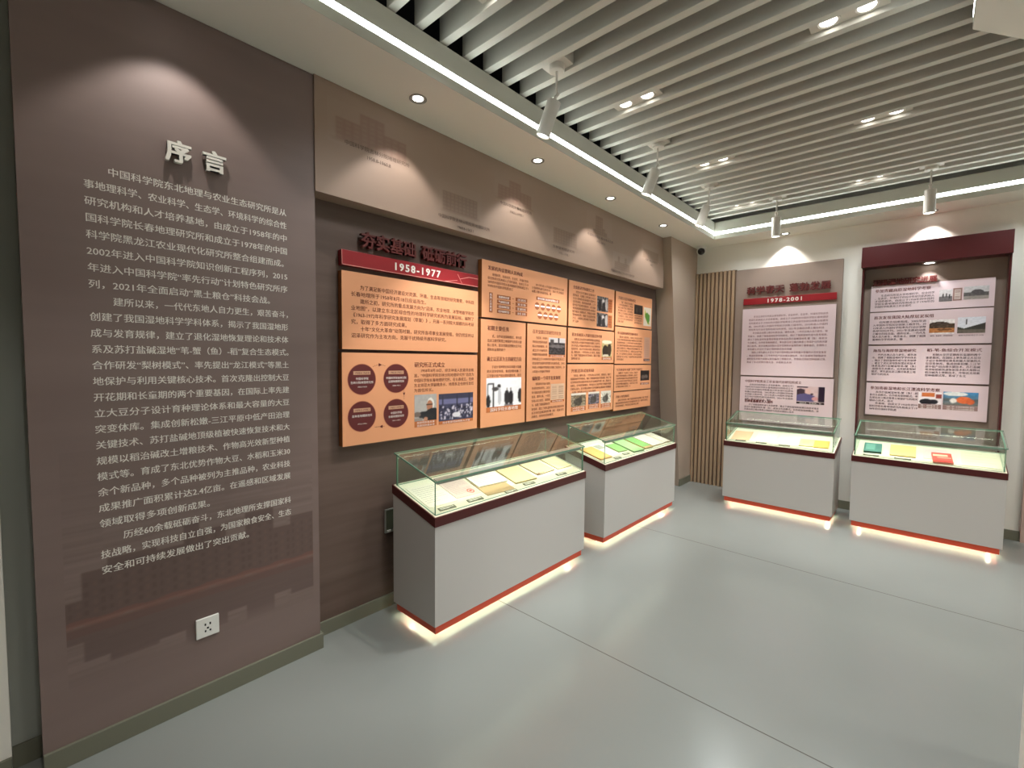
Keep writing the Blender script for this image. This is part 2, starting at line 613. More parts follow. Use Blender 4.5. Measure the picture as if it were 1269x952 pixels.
ORD2 = ['nearest the camera, before the apricot panels', 'second along the left wall', 'third along the left wall, close to the corner']
for i, (x, k) in enumerate(((-1.555, 4), (-1.535, 12), (-1.535, 19))):
    make_spot((x, gap(k), 3.084), (-0.33, -0.10, -0.93), 'white tilted cylinder spotlight, ' + ORD2[i])
make_spot((-1.16, gap(24), 3.084), (0.0, 0.04, -1), 'white cylinder spotlight hanging straight before the slatted wood corner')
make_spot((-0.06, gap(24), 3.084), (0.0, 0.04, -1), 'white cylinder spotlight hanging straight before the maroon header board')


# ---- round downlights in the soffit
def make_down(loc):
    t = thing('recessed_downlight', loc, '', 'ceiling light', 'round downlights in the dropped ceiling')
    x, y, z = loc
    MB().lathe([(0.046, 0.012), (0.046, -0.004), (0.042, -0.006), (0.037, -0.004), (0.027, -0.0005)], loc, (0, 0, 1), cap=False).build('rim', M['lamp_rim'], t)
    MB().lathe([(0.028, 0.002), (0.028, -0.001)], loc, (0, 0, 1), seg=24).build('lens', M['lens'], t)
    lamp('down_lamp', (x, y, z - 0.012), (0, 0, -1), P_SOFFIT, 92, 0.35, 0.02, C_WARM, t)
    return t


d0 = make_down((-2.06, 1.50, ZC))
d0['label'] = 'round recessed downlight in the left soffit, first along the beige band'
for y, w in ((2.50, 'second along the beige band'), (3.475, 'third along the beige band'), (4.51, 'fourth along the beige band, nearest the pillar')):
    dup(d0, (-2.06, y, ZC), 'round recessed downlight in the left soffit, ' + w)
dup(d0, (-2.06, 0.47, ZC), 'round recessed downlight above the brown introduction wall')
dup(d0, (-1.205, 5.63, ZC), 'round recessed downlight in the back soffit above the slatted corner board')
dup(d0, (-0.05, 5.63, ZC), 'round recessed downlight in the back soffit above the maroon header')
for (x, y) in ((-1.2, 0.1), (-1.2, -1.1), (0.9, -1.1)):  # unseen lamps added to light the foreground
    o = dup(d0, (x, y, ZC), 'added unseen fill downlight in the ceiling behind the photographer')

fill_down = None  # out-of-view fill lamps, added so the floor bounce brightens the ceiling
for y, w in ((0.4, 'nearest the photographer'), (1.5, 'beside the white column'), (3.0, 'beyond the white column'), (4.4, 'nearest the back wall')):
    if fill_down is None:
        fill_down = make_down((1.75, y, ZC))
        fill_down['label'] = 'added unseen fill downlight in the right hand dropped ceiling ' + w
        for ch in fill_down.children:
            if ch.type == 'LIGHT':
                ch.data.energy = P_FILL_RIGHT
                ch.data.spot_size = math.radians(140)
                ch.data.shadow_soft_size = 0.2
    else:
        dup(fill_down, (1.75, y, ZC), 'added unseen fill downlight in the right hand dropped ceiling ' + w)

# ================================================================== INTRO PANEL
ip = thing('introduction_panel', (-2.32, 0.536, 0.0), 'tall brown printed introduction panel covered in white Chinese text', 'wall panel')
MB().box(-2.45, XP, 0.035, 1.037, 0.0, ZC - 0.002).build('panel_body', M['intro'], ip)
MB().box(XP - 0.002, XP + 0.012, 0.035, 1.037 + 0.012, 0.0, 0.078, bev=0.002).add(
    [(-2.42, 1.037, 0), (XP, 1.037, 0), (XP, 1.049, 0), (-2.42, 1.049, 0), (-2.42, 1.037, .078), (XP, 1.037, .078), (XP, 1.049, .078), (-2.42, 1.049, .078)],
    [(0, 1, 2, 3), (4, 5, 6, 7), (0, 1, 5, 4), (1, 2, 6, 5), (2, 3, 7, 6), (3, 0, 4, 7)]).build('skirting', M['skirt'], ip)
FL = Frame('L', XP)
INTRO = """　　中国科学院东北地理与农业生态研究所是从
事地理科学、农业科学、生态学、环境科学的综合性
研究机构和人才培养基地，由成立于1958年的中
国科学院长春地理研究所和成立于1978年的中国
科学院黑龙江农业现代化研究所整合组建而成。
2002年进入中国科学院知识创新工程序列，2015
年进入中国科学院“率先行动”计划特色研究所序
列，2021年全面启动“黑土粮仓”科技会战。
　　建所以来，一代代东地人自力更生，艰苦奋斗，
创建了我国湿地科学学科体系，揭示了我国湿地形
成与发育规律，建立了退化湿地恢复理论和技术体
系及苏打盐碱湿地“苇-蟹（鱼）-稻”复合生态模式。
合作研发“梨树模式”、率先提出“龙江模式”等黑土
地保护与利用关键核心技术。首次克隆出控制大豆
开花期和长童期的两个重要基因，在国际上率先建
立大豆分子设计育种理论体系和最大容量的大豆
突变体库。集成创新松嫩-三江平原中低产田治理
关键技术、苏打盐碱地顶级植被快速恢复技术和大
规模以稻治碱改土增粮技术、作物高光效新型种植
模式等。育成了东北优势作物大豆、水稻和玉米30
余个新品种，多个品种被列为主推品种，农业科技
成果推广面积累计达2.4亿亩。在遥感和区域发展
领域取得多项创新成果。
　　历经60余载砥砺奋斗，东北地理所支撑国家科
技战略，实现科技自立自强，为国家粮食安全、生态
安全和可持续发展做出了突出贡献。""".split('\n')
tx = MB()
for i, line in enumerate(INTRO):
    z = 2.165 - (2.165 - 0.679) * i / 25.0
    u0 = 0.198 + 0.009 * i / 25.0
    full = i not in (4, 7, 22, 25)
    w = 0.90 - u0
    if i == 4: w = 0.685
    if i == 7: w = 0.62
    if i == 22: w = 0.356
    if i == 25: w = 0.505
    write(tx, FL, line, u0, z, 0.0335, w, bold=0.012)
tx.build('body_text', M['offwhite'], ip, flip=False)
for c, u in (('序', 0.441), ('言', 0.565)):
    t_ = MB()
    write(t_, Frame('L', XP), c, u - 0.004, 2.279, 0.088, bold=0.035, ext=0.009, h=0.008)
    # short studs behind each raised character
    t_.box(XP - 0.001, XP + 0.010, u + 0.036, u + 0.044, 2.30, 2.308)
    t_.build('title_character', M['offwhite'], ip, flip=False)
# faint building and its reflection printed low on the panel
pr = Print(210, 240, (123, 105, 99))
pr.noise(4, 5, 26, 2).noise(4, 9, 60, 3)
U, V = pr.U, pr.V
zv = lambda z: (z - 0.28) / 0.87
tops = [(0.0, 0.05, 0.60), (0.05, 0.13, 0.70), (0.13, 0.30, 0.735), (0.30, 0.40, 0.72), (0.40, 0.46, 0.80), (0.46, 0.57, 0.76), (0.57, 0.66, 0.70), (0.66, 0.79, 0.79), (0.79, 0.88, 0.69), (0.88, 1.0, 0.73)]
g_ = zv(0.51)
for a, b, t in tops:
    tz = zv(t)
    pr.rect(a, g_, b, tz, (94, 75, 69), 0.8)
    pr.rect(a, g_ - (tz - g_) * 0.78, b, g_ - 0.02, (97, 79, 74), 0.75)
    nw = max(2, int((b - a) * 44))
    for q in range(nw):
        for rr in range(6):
            vv = g_ + 0.03 + rr * 0.040
            if vv + 0.03 < tz:
                uu = a + (b - a) * (q + 0.25) / nw
                pr.rect(uu, vv, uu + (b - a) * 0.5 / nw, vv + 0.022, (112, 88, 78) if q % 2 else (84, 66, 60), 0.4)
pr.put((np.abs(V - (g_ + 0.006 * np.sin(U * 40))) < 0.014), (128, 84, 73), 0.55)
pr.put((np.abs(V - g_ + 0.032) < 0.02), (108, 78, 70), 0.5)
pr.soft(1)
e_ = np.clip((V - 0.62) / 0.35, 0, 1)[..., None]
pr.c = pr.c * (1 - e_) + np.array((122, 104, 98)) * e_
e_ = np.clip((0.08 - V) / 0.08, 0, 1)[..., None]
pr.c = pr.c * (1 - e_) + np.array((122, 104, 98)) * e_
pr.build('printed_building', FL, 0.106, 0.28, 1.005, 1.15, ip, M['print'], 0.0004)
# the wall socket low on the intro panel
sk = thing('wall_socket', (XP, 0.541, 0.289), 'white five-hole power socket low on the brown introduction panel', 'socket')
MB().box(XP, XP + 0.009, 0.498, 0.584, 0.289, 0.375, bev=0.003).build('face_plate', M['plastic'], sk)
hs = MB()
for (dy, dz, w_, h_) in ((-0.009, 0.013, 0.003, 0.010), (0.009, 0.013, 0.003, 0.010), (0, -0.004, 0.0035, 0.008), (-0.009, -0.016, 0.003, 0.008), (0.009, -0.016, 0.003, 0.008)):
    hs.box(XP + 0.009, XP + 0.0095, 0.541 + dy - w_, 0.541 + dy + w_, 0.332 + dz - h_ / 2, 0.332 + dz + h_ / 2)
hs.build('pin_holes', M['black'], sk)
s2 = thing('wall_socket', (XR, 1.53, 0.455), 'dark square floor-height socket cover half hidden behind the nearest display case', 'socket')
MB().box(XR, XR + 0.012, 1.477, 1.583, 0.455, 0.598, bev=0.002).build('cover_frame', M['alu'], s2)
MB().box(XR + 0.0122, XR + 0.014, 1.484, 1.576, 0.475, 0.591).build('cover_face', M['socket_grey'], s2)
MB().box(XR + 0.0122, XR + 0.02, 1.49, 1.512, 0.460, 0.472).build('latch', M['plastic'], s2)

# ---- pictures and captions printed on the fascia
FF = Frame('L', XF)
sk_ = [(1.10, 1.62, 2.585, 2.80, 0), (1.80, 2.16, 2.40, 2.60, 1), (2.28, 2.72, 2.60, 2.79, 0), (2.92, 3.32, 2.42, 2.62, 1),
       (3.42, 3.85, 2.61, 2.81, 2), (3.88, 4.25, 2.36, 2.54, 3), (4.45, 4.90, 2.57, 2.72, 1)]
for n_, (a, b, z0, z1, kind) in enumerate(sk_):
    q = Print(90, 60, (157, 134, 118))
    for s_ in range(9):
        u_ = 0.08 + 0.8 * (s_ / 9.0)
        hgt = ([.62, .62, .62, .90, .90, .90, .62, .62, .62], [.70] * 9, [0, 0, .3, .92, .92, .92, .45, .3, 0], [.5, .5, .8, .5, .5, .5, .8, .5, .5])[kind][s_]
        q.rect(u_, 0.12, u_ + 0.1, max(hgt, 0.12), (131, 106, 90) if kind != 0 else (140, 109, 95), 0.7)
        for f_ in range(6):
            v_ = 0.18 + f_ * 0.11
            if v_ < hgt - 0.06:
                q.rect(u_ + 0.02, v_, u_ + 0.075, v_ + 0.055, (151, 127, 110), 0.6)
    q.rect(0.02, 0.06, 0.98, 0.14, (141, 116, 100), 0.6)
    q.soft(2)
    e_ = np.clip(np.minimum.reduce([q.U, 1 - q.U, q.V, 1 - q.V]) / 0.1, 0, 1)[..., None]
    q.c = q.c * e_ + np.array((157, 134, 118)) * (1 - e_)
    q.build('printed_building', FF, a, z0, b, z1, fa, M['print'], 0.0004)
ft = MB()
for (t1, t2, a, b, z) in (('中国科学院吉林分院地理研究所', '1958.8-1960.8', 1.19, 1.585, 2.597), ('中国科学院吉林分院应用地理研究所', '1960.8-1963.1', 1.795, 2.238, 2.372),
                          ('中国科学院长春地理研究所', '1963.1-1978.1', 2.339, 2.68, 2.586), ('吉林省地理研究所', '1970.1-1978.1', 2.944, 3.247, 2.40),
                          ('中国科学院长春地理研究所', '1978.1-2002.3', 3.437, 3.878, 2.60), ('中国科学院黑龙江农业现代化研究所', '1978.6-2002.3', 3.844, 4.307, 2.345),
                          ('中国科学院东北地理研究所', '2002.3', 4.544, 4.83, 2.56)):
    write(ft, FF, t1, a, z, 0.026, b - a, bold=0.006, h=0.0012)
    write(ft, FF, t2, (a + b) / 2, z - 0.040, 0.026, None, align='c', bold=0.006, h=0.0012)
ft.build('caption_text', mat('fascia caption ink', rgb(92, 72, 60), 0.6), fa, flip=False)

# ================================================================== WOOD SLAT PANEL, CAMERA
ws = thing('slatted_wood_panel', (-1.935, 5.72, 0.0), 'vertical oak slat panel filling the corner beside the pillar', 'wall panel')
MB().box(-2.168, -1.705, 5.722, YW - 0.0015, 0.0, 2.565).build('backing_board', M['wood_back'], ws)
sl = MB()
for i in range(10):
    x = -2.164 + i * 0.0464
    sl.box(x, x + 0.028, 5.698, 5.722, 0.0, 2.565, bev=0.002)
sl.build('slats', M['wood'], ws)
sc_ = thing('security_camera', (-2.075, 5.60, 2.80), 'small white security camera with black eye in the ceiling corner', 'camera')
MB().box(-2.115, -2.040, 5.57, 5.66, 2.835, ZC - 0.0005, bev=0.006).build('mount', M['plastic'], sc_)
CA = Vector((0.35, -0.9, -0.28)).normalized()
CP = Vector((-2.075, 5.60, 2.812))
MB().lathe([(0.020, -0.055), (0.044, -0.045), (0.050, -0.01), (0.050, 0.012), (0.044, 0.020)], CP, CA).build('housing', M['plastic'], sc_)
MB().lathe([(0.040, 0.0195), (0.038, 0.030), (0.026, 0.044), (0.012, 0.051), (0.0, 0.052)], CP, CA).build('black_lens', M['black'], sc_)
# further board at the right end of the back wall
tag(MB().box(0.622, 1.6, 5.70, YW - 0.0015, 0.0, 2.2).build('exhibit_board', M['gate']), 'brown pink board at the right edge beyond the last display case', 'exhibit board')

# ================================================================== PANELS ON THE LEFT WALL
XO = -2.33
FO = Frame('L', XO)
POOL = ''.join(INTRO).replace('\u3000', '').replace('“', '').replace('”', '')


def flow(start, per, n, last=0.7, indent=True):
    out, i = [], start % (len(POOL) - 200)
    for k in range(n):
        m_ = per - (2 if (k == 0 and indent) else 0)
        if k == n - 1: m_ = int(m_ * last)
        out.append(('\u3000\u3000' if (k == 0 and indent) else '') + POOL[i:i + m_])
        i += m_
    return out


def para(mb, fr, lines, u, z, size, width, pitch, m=0, bold=0.01, short=()):
    """every line set to the full width except the last of a paragraph"""
    for k, ln in enumerate(lines):
        end = (k == len(lines) - 1) or (k in short)
        ind = len(ln) - len(ln.lstrip('\u3000'))
        if end:
            wn = sum(1.0 if ord(c) > 0x2e00 else 0.6 for c in ln.strip('\u3000'))
            w = min(width, ind * size + wn * size)
        else:
            w = width
        write(mb, fr, ln, u, z - k * pitch, size, w, m, bold)


def flat(mb, fr, u0, z0, u1, z1, m=0, h=0.0008):
    mb.add([fr.p(u0, z0, h), fr.p(u1, z0, h), fr.p(u1, z1, h), fr.p(u0, z1, h)], [(0, 1, 2, 3)], m)


def disc(mb, fr, u, z, r_, m=0, h=0.0008, seg=40):
    mb.add([fr.p(u + r_ * math.cos(2 * math.pi * i / seg), z + r_ * math.sin(2 * math.pi * i / seg), h) for i in range(seg)], [tuple(range(seg))], m)


def panel(label, y0, y1, z0, z1, group='apricot text panels on the left wall'):
    t = thing('text_panel', (XR, (y0 + y1) / 2, z0), label, 'text panel', group)
    mb = MB().box(XR + 0.0015, XO, y0, y1, z0, z1, 1)
    # front face apricot, edges darker
    for i, f in enumerate(mb.f):
        if all(abs(mb.v[q][0] - XO) < 1e-6 for q in f):
            mb.mi[i] = 0
    mb.build('panel_board', [M['orange'], M['orange_edge']], t)
    return t


INK = [M['maroon_text'], M['brown_text'], M['rust'], M['white_ink'], M['cap']]


def photo_caption(t, fr, u0, z0, u1, h, seed=0, mt=None, lines=1):
    mb = MB()
    flat(mb, fr, u0, z0, u1, z0 + h, 0, 0.001)
    for k in range(lines):
        per = max(4, int((u1 - u0) / (h / lines) * 0.8))
        s_ = POOL[seed * 13:seed * 13 + per]
        write(mb, fr, s_, u0 + (u1 - u0) * 0.1, z0 + h - (k + 0.85) * h / lines, h / lines * 0.8, (u1 - u0) * 0.8, 1, 0.005, h=0.0016)
    mb.build('photo_caption', [mt or M['cap'], M['white_ink']], t, flip=False)


# --- red year bar and raised title
hd = thing('year_bar', (XR, 1.70, 1.997), 'red bar with white years 1958-1977 above the apricot panels', 'sign')
MB().box(XR + 0.0015, XO, 1.205, 2.198, 1.997, 2.078, bev=0.002).build('bar', M['red'], hd)
m_ = MB()
write(m_, FO, '1958-1977', 1.522, 2.017, 0.060, 0.345, 0, 0.03, space=1.25)
m_.build('years', M['offwhite'], hd, flip=False)
m_ = MB()
for (a, b) in (((1.90, 2.000), (2.01, 2.018)), ((2.012, 2.06), (2.05, 2.003)), ((2.03, 2.03), (2.11, 2.052)), ((2.11, 2.052), (2.198, 2.052)), ((1.205, 2.0775), (1.207, 1.998)), ((1.205, 1.999), (2.198, 1.999))):
    d_ = Vector((b[0] - a[0], b[1] - a[1])).normalized() * 0.0016
    m_.add([FO.p(a[0] - d_.y, a[1] + d_.x, .0008), FO.p(b[0] - d_.y, b[1] + d_.x, .0008), FO.p(b[0] + d_.y, b[1] - d_.x, .0008), FO.p(a[0] + d_.y, a[1] - d_.x, .0008)], [(0, 1, 2, 3)])
m_.build('line_ornament', mat('pink line', rgb(225, 150, 140), 0.5), hd, flip=False)
tt = thing('title_letters', (XR, 1.71, 2.10), 'raised dark red title letters standing on the red bar of years 1958-1977', 'sign')
u = 1.318
for c in '夯实基础 砥砺前行':
    if c == ' ':
        u += 0.045
        continue
    m_ = MB()
    write(m_, Frame('L', XR), c, u, 2.118, 0.092, bold=0.028, ext=0.012, h=0.016)
    m_.box(XR + 0.0012, XR + 0.018, u + 0.04, u + 0.048, 2.150, 2.158)
    m_.build('title_character', M['maroon_text'], tt, flip=False)
    u += 0.0915

# --- first column
t = panel('apricot panel of large brown text under the red 1958-1977 bar', 1.203, 2.198, 1.548, 1.967)
m_ = MB()
P1 = ["　　为了满足新中国经济建设对资源、环境、生态等领域的研究需要，中科院", "长春地理所于1958年8月18日应运而生。", "　　建所之初，研究所的重点发展方向为“沼泽、农业地理、冰雪地貌学和农",
      "业地图”，以建立东北区综合性的地理科学研究机构为发展目标，编制了", "《1963-1972年科学研究发展规划（草案）》，开展一系列较大规模的科考研", "究，取得了多方面研究成果。",
      "　　十年“文化大革命”动荡时期，研究所各项事业发展受阻，但仍然坚持以", "沼泽研究作为主攻方向，克服干扰持续开展科学研究。"]
para(m_, FO, P1, 1.254, 1.876, 0.0275, 0.905, 0.0375, 0, 0.008, short=(1, 5))
m_.build('body_text', M['brown_text'], t, flip=False)

t = panel('apricot panel with four dark red circles and two photographs', 1.200, 2.194, 1.018, 1.530)
CT = ((1.317, 1.382, '1958.8-1960.8', ('中国科学院', '吉林分院地理研究所'), '1958.8-1960.8'), (1.538, 1.382, '1960.8-1963.1', ('中国科学院吉林分院', '应用地理研究所'), '1960.8-1963.1'),
      (1.537, 1.175, '1963.1-1970.3', ('中国科学院', '长春地理研究所'), '1963.1-1970.3'), (1.316, 1.175, '1970.3-1978.1', ('吉林省地理研究所',), '1970.3-1978.1'))
for u, z, yr, nm, y2 in CT:
    m_ = MB()
    disc(m_, FO, u, z, 0.087, 1, 0.0006)
    disc(m_, FO, u, z, 0.084, 0, 0.0009)
    rc = m_.build('red_circle', [M['circle_red'], M['circle_edge']], t, flip=False)
    m_ = MB()
    flat(m_, FO, u - 0.052, z + 0.026, u + 0.052, z + 0.046, 1, 0.0012)
    write(m_, FO, yr, u, z + 0.030, 0.0155, None, 0, 0.006, align='c', h=0.0016)
    for k, s_ in enumerate(nm):
        write(m_, FO, s_, u, z - 0.002 - k * 0.021, 0.0155, None, 2, 0.006, align='c', h=0.0016)
    write(m_, FO, y2, u, z - 0.045, 0.010, None, 2, 0.0, align='c', h=0.0016)
    m_.build('circle_text', [M['maroon'], M['circle_tab'], M['white_ink']], rc, flip=False)
m_ = MB()
for (a, z, b) in ((1.385, 1.452, 1.470), (1.395, 1.105, 1.460)):
    n_ = 8
    for k in range(n_):
        uu = a + (b - a) * k / n_
        zz = z + (0.010 * math.sin(math.pi * k / n_) if z > 1.3 else 0)
        flat(m_, FO, uu, zz, uu + 0.005, zz + 0.003)
for k in range(6):
    flat(m_, FO, 1.5905, 1.258 + k * 0.011, 1.5935, 1.263 + k * 0.011)
m_.add([FO.p(1.422, 1.453, .001), FO.p(1.422, 1.473, .001), FO.p(1.442, 1.463, .001)], [(0, 2, 1)])
m_.add([FO.p(1.445, 1.096, .001), FO.p(1.445, 1.116, .001), FO.p(1.425, 1.106, .001)], [(0, 1, 2)])
m_.add([FO.p(1.584, 1.296, .001), FO.p(1.600, 1.296, .001), FO.p(1.592, 1.276, .001)], [(0, 2, 1)])
m_.build('dotted_arrows', M['maroon_text'], t, flip=False)
m_ = MB()
write(m_, FO, '研究所正式成立', 1.667, 1.449, 0.0345, 0.238, 0, 0.02)
m_.build('heading', M['maroon_text'], t, flip=False)
m_ = MB()
para(m_, FO, ["　　1958年8月18日，经吉林省人民委员会批", "准，“中国科学院吉林分院地理研究所”迅改为", "中国科学院长春地理研究所，在长春成立。任命", "东北师范大学副教务长、地理系主任担任首任", "为首任所长。"], 1.664, 1.417, 0.0245, 0.497, 0.0305, 0, 0.006)
m_.build('body_text', M['brown_text'], t, flip=False)
q = Print(46, 48, (176, 172, 168)).noise(4, 1, 4, 4)
q.ell(0.72, 0.60, 0.17, 0.26, (226, 222, 216)).ell(0.68, 0.55, 0.14, 0.22, (178, 120, 92)).rect(0.52, 0.58, 0.80, 0.62, (60, 44, 38))
q.ell(0.85, 0.18, 0.42, 0.28, (34, 36, 40)).ell(0.45, 0.22, 0.30, 0.14, (36, 38, 42)).ell(0.12, 0.25, 0.16, 0.10, (120, 104, 96)).rect(0, 0, 0.35, 0.12, (150, 140, 132)).ell(0.5, 0.06, 0.10, 0.08, (188, 134, 106)).soft(1)
q.build('printed_photo', FO, 1.667, 1.112, 1.838, 1.277, t, M['print_glossy'])
photo_caption(t, FO, 1.667, 1.075, 1.838, 0.037, 1, lines=2)
q = Print(60, 44, (70, 70, 96)).noise(14, 2, 8, 2)
q.rect(0, 0.62, 1, 0.82, (112, 112, 150)).rect(0, 0.8, 1, 1, (60, 60, 82)).rect(0.1, 0.6, 0.13, 0.95, (48, 48, 66)).rect(0.5, 0.55, 0.53, 0.95, (48, 48, 66)).rect(0.86, 0.5, 0.9, 1, (48, 48, 66))
rs = np.random.RandomState(4)
for k in range(150):
    uu, vv = rs.rand(), 0.06 + 0.5 * rs.rand()
    q.ell(uu, vv, 0.022, 0.04, (40, 38, 56) if rs.rand() < 0.55 else (206, 200, 214))
q.ell(0.5, 0.2, 0.12, 0.10, (228, 224, 230)).soft(1)
q.build('printed_photo', FO, 1.855, 1.095, 2.155, 1.273, t, M['print_glossy'])
photo_caption(t, FO, 1.855, 1.075, 2.155, 0.020, 3)

# --- second column
t = panel('wide apricot panel with diagram boxes and ovals, top of the second column', 2.233, 3.248, 1.797, 2.197)
m_ = MB()
write(m_, FO, '发展机构设置和人员构成', 2.292, 2.135, 0.033, 0.37, 0, 0.022)
m_.build('heading', M['maroon_text'], t, flip=False)
m_ = MB()
para(m_, FO, flow(20, 21, 4, 0.65), 2.290, 2.095, 0.0225, 0.44, 0.027, 0, 0.012)
m_.build('body_text', M['brown_text'], t, flip=False)
m_ = MB()
para(m_, FO, flow(130, 18, 3, 0.65), 2.775, 2.085, 0.0225, 0.42, 0.027, 0, 0.012)
m_.build('body_text', M['brown_text'], t, flip=False)
m_ = MB()
flat(m_, FO, 2.305, 1.835, 2.340, 1.975)
for k in range(4):
    z = 1.940 - k * 0.0345
    flat(m_, FO, 2.385, z, 2.530, z + 0.028)
    flat(m_, FO, 2.585, z, 2.720, z + 0.028)
    flat(m_, FO, 2.546, z + 0.013, 2.568, z + 0.016)
flat(m_, FO, 2.83, 1.976, 3.135, 2.003)
for k in range(5): disc(m_, FO, 2.842 + k * 0.072, 1.928, 0.030, 0, seg=24)
for k in range(4): disc(m_, FO, 2.878 + k * 0.072, 1.858, 0.030, 0, seg=24)
for k in range(5): flat(m_, FO, 2.815 + k * 0.072, 1.923, 2.869 + k * 0.072, 1.936, 1, .0012)
for k in range(4): flat(m_, FO, 2.851 + k * 0.072, 1.853, 2.905 + k * 0.072, 1.866, 1, .0012)
for k in range(4):
    z = 1.940 - k * 0.0345
    write(m_, FO, ('地貌研究室', '气候研究室', '沼泽泥炭研究室', '经济地理研究室')[k], 2.400, z + 0.006, 0.019, 0.115, 1, 0.012, h=0.0014)
    write(m_, FO, ('主任 副主任', '室主任', '室 副主任', '主任 主任')[k], 2.605, z + 0.006, 0.019, 0.098, 1, 0.012, h=0.0014)
write(m_, FO, '建所初期行政机构设置和人员', 2.845, 1.981, 0.021, 0.275, 1, 0.012, h=0.0014)
for k, c in enumerate('机构人员构成'):
    write(m_, FO, c, 2.312, 1.953 - k * 0.0215, 0.020, None, 1, 0.012, h=0.0014)
m_.build('diagram', [M['rust'], M['white_ink']], t, flip=False)

t = panel('narrow apricot panel with a wide winter photograph of standing men near its foot', 2.227, 2.706, 1.013, 1.783)
m_ = MB()
write(m_, FO, '初期主要任务', 2.290, 1.710, 0.037, 0.225, 0, 0.022)
m_.build('heading', M['maroon_text'], t, flip=False)
m_ = MB()
write(m_, FO, '确立以沼泽为主的研究方向', 2.288, 1.490, 0.036, 0.37, 0, 0.022)
m_.build('heading', M['maroon_text'], t, flip=False)
m_ = MB()
para(m_, FO, flow(260, 16, 4, 0.55), 2.290, 1.658, 0.0235, 0.37, 0.032, 0, 0.012)
m_.build('body_text', M['brown_text'], t, flip=False)
m_ = MB()
para(m_, FO, flow(330, 16, 4, 0.9), 2.288, 1.437, 0.0235, 0.37, 0.032, 0, 0.012)
m_.build('body_text', M['brown_text'], t, flip=False)
q = Print(56, 44, (236, 236, 240)).noise(4, 5, 6, 3)
q.rect(0.02, 0, 0.05, 0.8, (40, 38, 40)).rect(0.17, 0, 0.21, 0.78, (46, 42, 44)).rect(0.04, 0.78, 0.2, 0.82, (50, 48, 50)).ell(0.05, 0.2, 0.06, 0.22, (34, 32, 34))
q.put(np.abs((pr.U[:44, :56] * 0) + (q.V - 0.55) - (q.U - 0.2) * 1.1) < 0.03, (50, 46, 48), 0.0)
q.ell(0.24, 0.62, 0.09, 0.07, (60, 56, 58)).ell(0.35, 0.72, 0.05, 0.06, (44, 40, 42)).ell(0.36, 0.35, 0.05, 0.3, (190, 190, 196))
q.ell(0.57, 0.30, 0.075, 0.26, (40, 38, 42)).ell(0.69, 0.28, 0.07, 0.26, (34, 32, 36)).ell(0.57, 0.60, 0.022, 0.05, (150, 140, 138)).ell(0.68, 0.60, 0.022, 0.05, (140, 130, 128)).ell(0.97, 0.34, 0.07, 0.26, (40, 38, 40)).rect(0.5, 0, 0.75, 0.06, (120, 116, 118)).soft(1)
q.build('printed_photo', FO, 2.283, 1.155, 2.660, 1.365, t, M['print_glossy'])
photo_caption(t, FO, 2.283, 1.118, 2.660, 0.037, 5)

t = panel('narrow apricot panel with a dark group photograph and an open-book picture', 2.726, 3.245, 1.013, 1.783)
m_ = MB()
write(m_, FO, '召开全国沼泽研究讨论会', 2.790, 1.712, 0.034, 0.375, 0, 0.016)
m_.build('heading', M['maroon_text'], t, flip=False)
m_ = MB()
write(m_, FO, '编制第一个科学发展规划', 2.790, 1.338, 0.035, 0.375, 0, 0.020)
m_.build('heading', M['maroon_text'], t, flip=False)
m_ = MB()
para(m_, FO, flow(30, 9, 5, 1.0), 2.790, 1.668, 0.0225, 0.19, 0.0335, 0, 0.010)
m_.build('body_text', M['brown_text'], t, flip=False)
m_ = MB()
para(m_, FO, flow(75, 19, 4, 0.6, False), 2.790, 1.498, 0.0225, 0.435, 0.0335, 0, 0.010)
m_.build('body_text', M['brown_text'], t, flip=False)
m_ = MB()
para(m_, FO, flow(140, 11, 6, 1.0), 2.788, 1.297, 0.0225, 0.235, 0.0335, 0, 0.010)
m_.build('body_text', M['brown_text'], t, flip=False)
m_ = MB()
para(m_, FO, flow(220, 19, 3, 0.7, False), 2.788, 1.096, 0.0225, 0.435, 0.0300, 0, 0.010)
m_.build('body_text', M['brown_text'], t, flip=False)
q = Print(40, 34, (60, 56, 56)).noise(24, 6, 3, 2).rect(0, 0.72, 1, 1, (196, 190, 190)).rect(0.1, 0.6, 0.3, 0.9, (80, 74, 74)).rect(0.55, 0.55, 0.62, 1, (70, 66, 66)).ell(0.5, 0.5, 0.5, 0.10, (160, 150, 148), 0.5).soft(1)
q.build('printed_photo', FO, 3.000, 1.545, 3.228, 1.685, t, M['print_glossy'])
photo_caption(t, FO, 3.000, 1.525, 3.228, 0.018, 6)
q = Print(40, 30, (214, 178, 148)).rect(0.49, 0, 0.51, 1, (170, 134, 106))
for k in range(9):
    q.rect(0.08, 0.1 + k * 0.09, 0.42, 0.13 + k * 0.09, (176, 140, 114), 0.7).rect(0.58, 0.1 + k * 0.09, 0.93, 0.13 + k * 0.09, (150, 116, 94), 0.7)
q.build('printed_photo', FO, 3.035, 1.165, 3.225, 1.300, t, M['print_glossy'])
photo_caption(t, FO, 3.035, 1.145, 3.225, 0.018, 7)

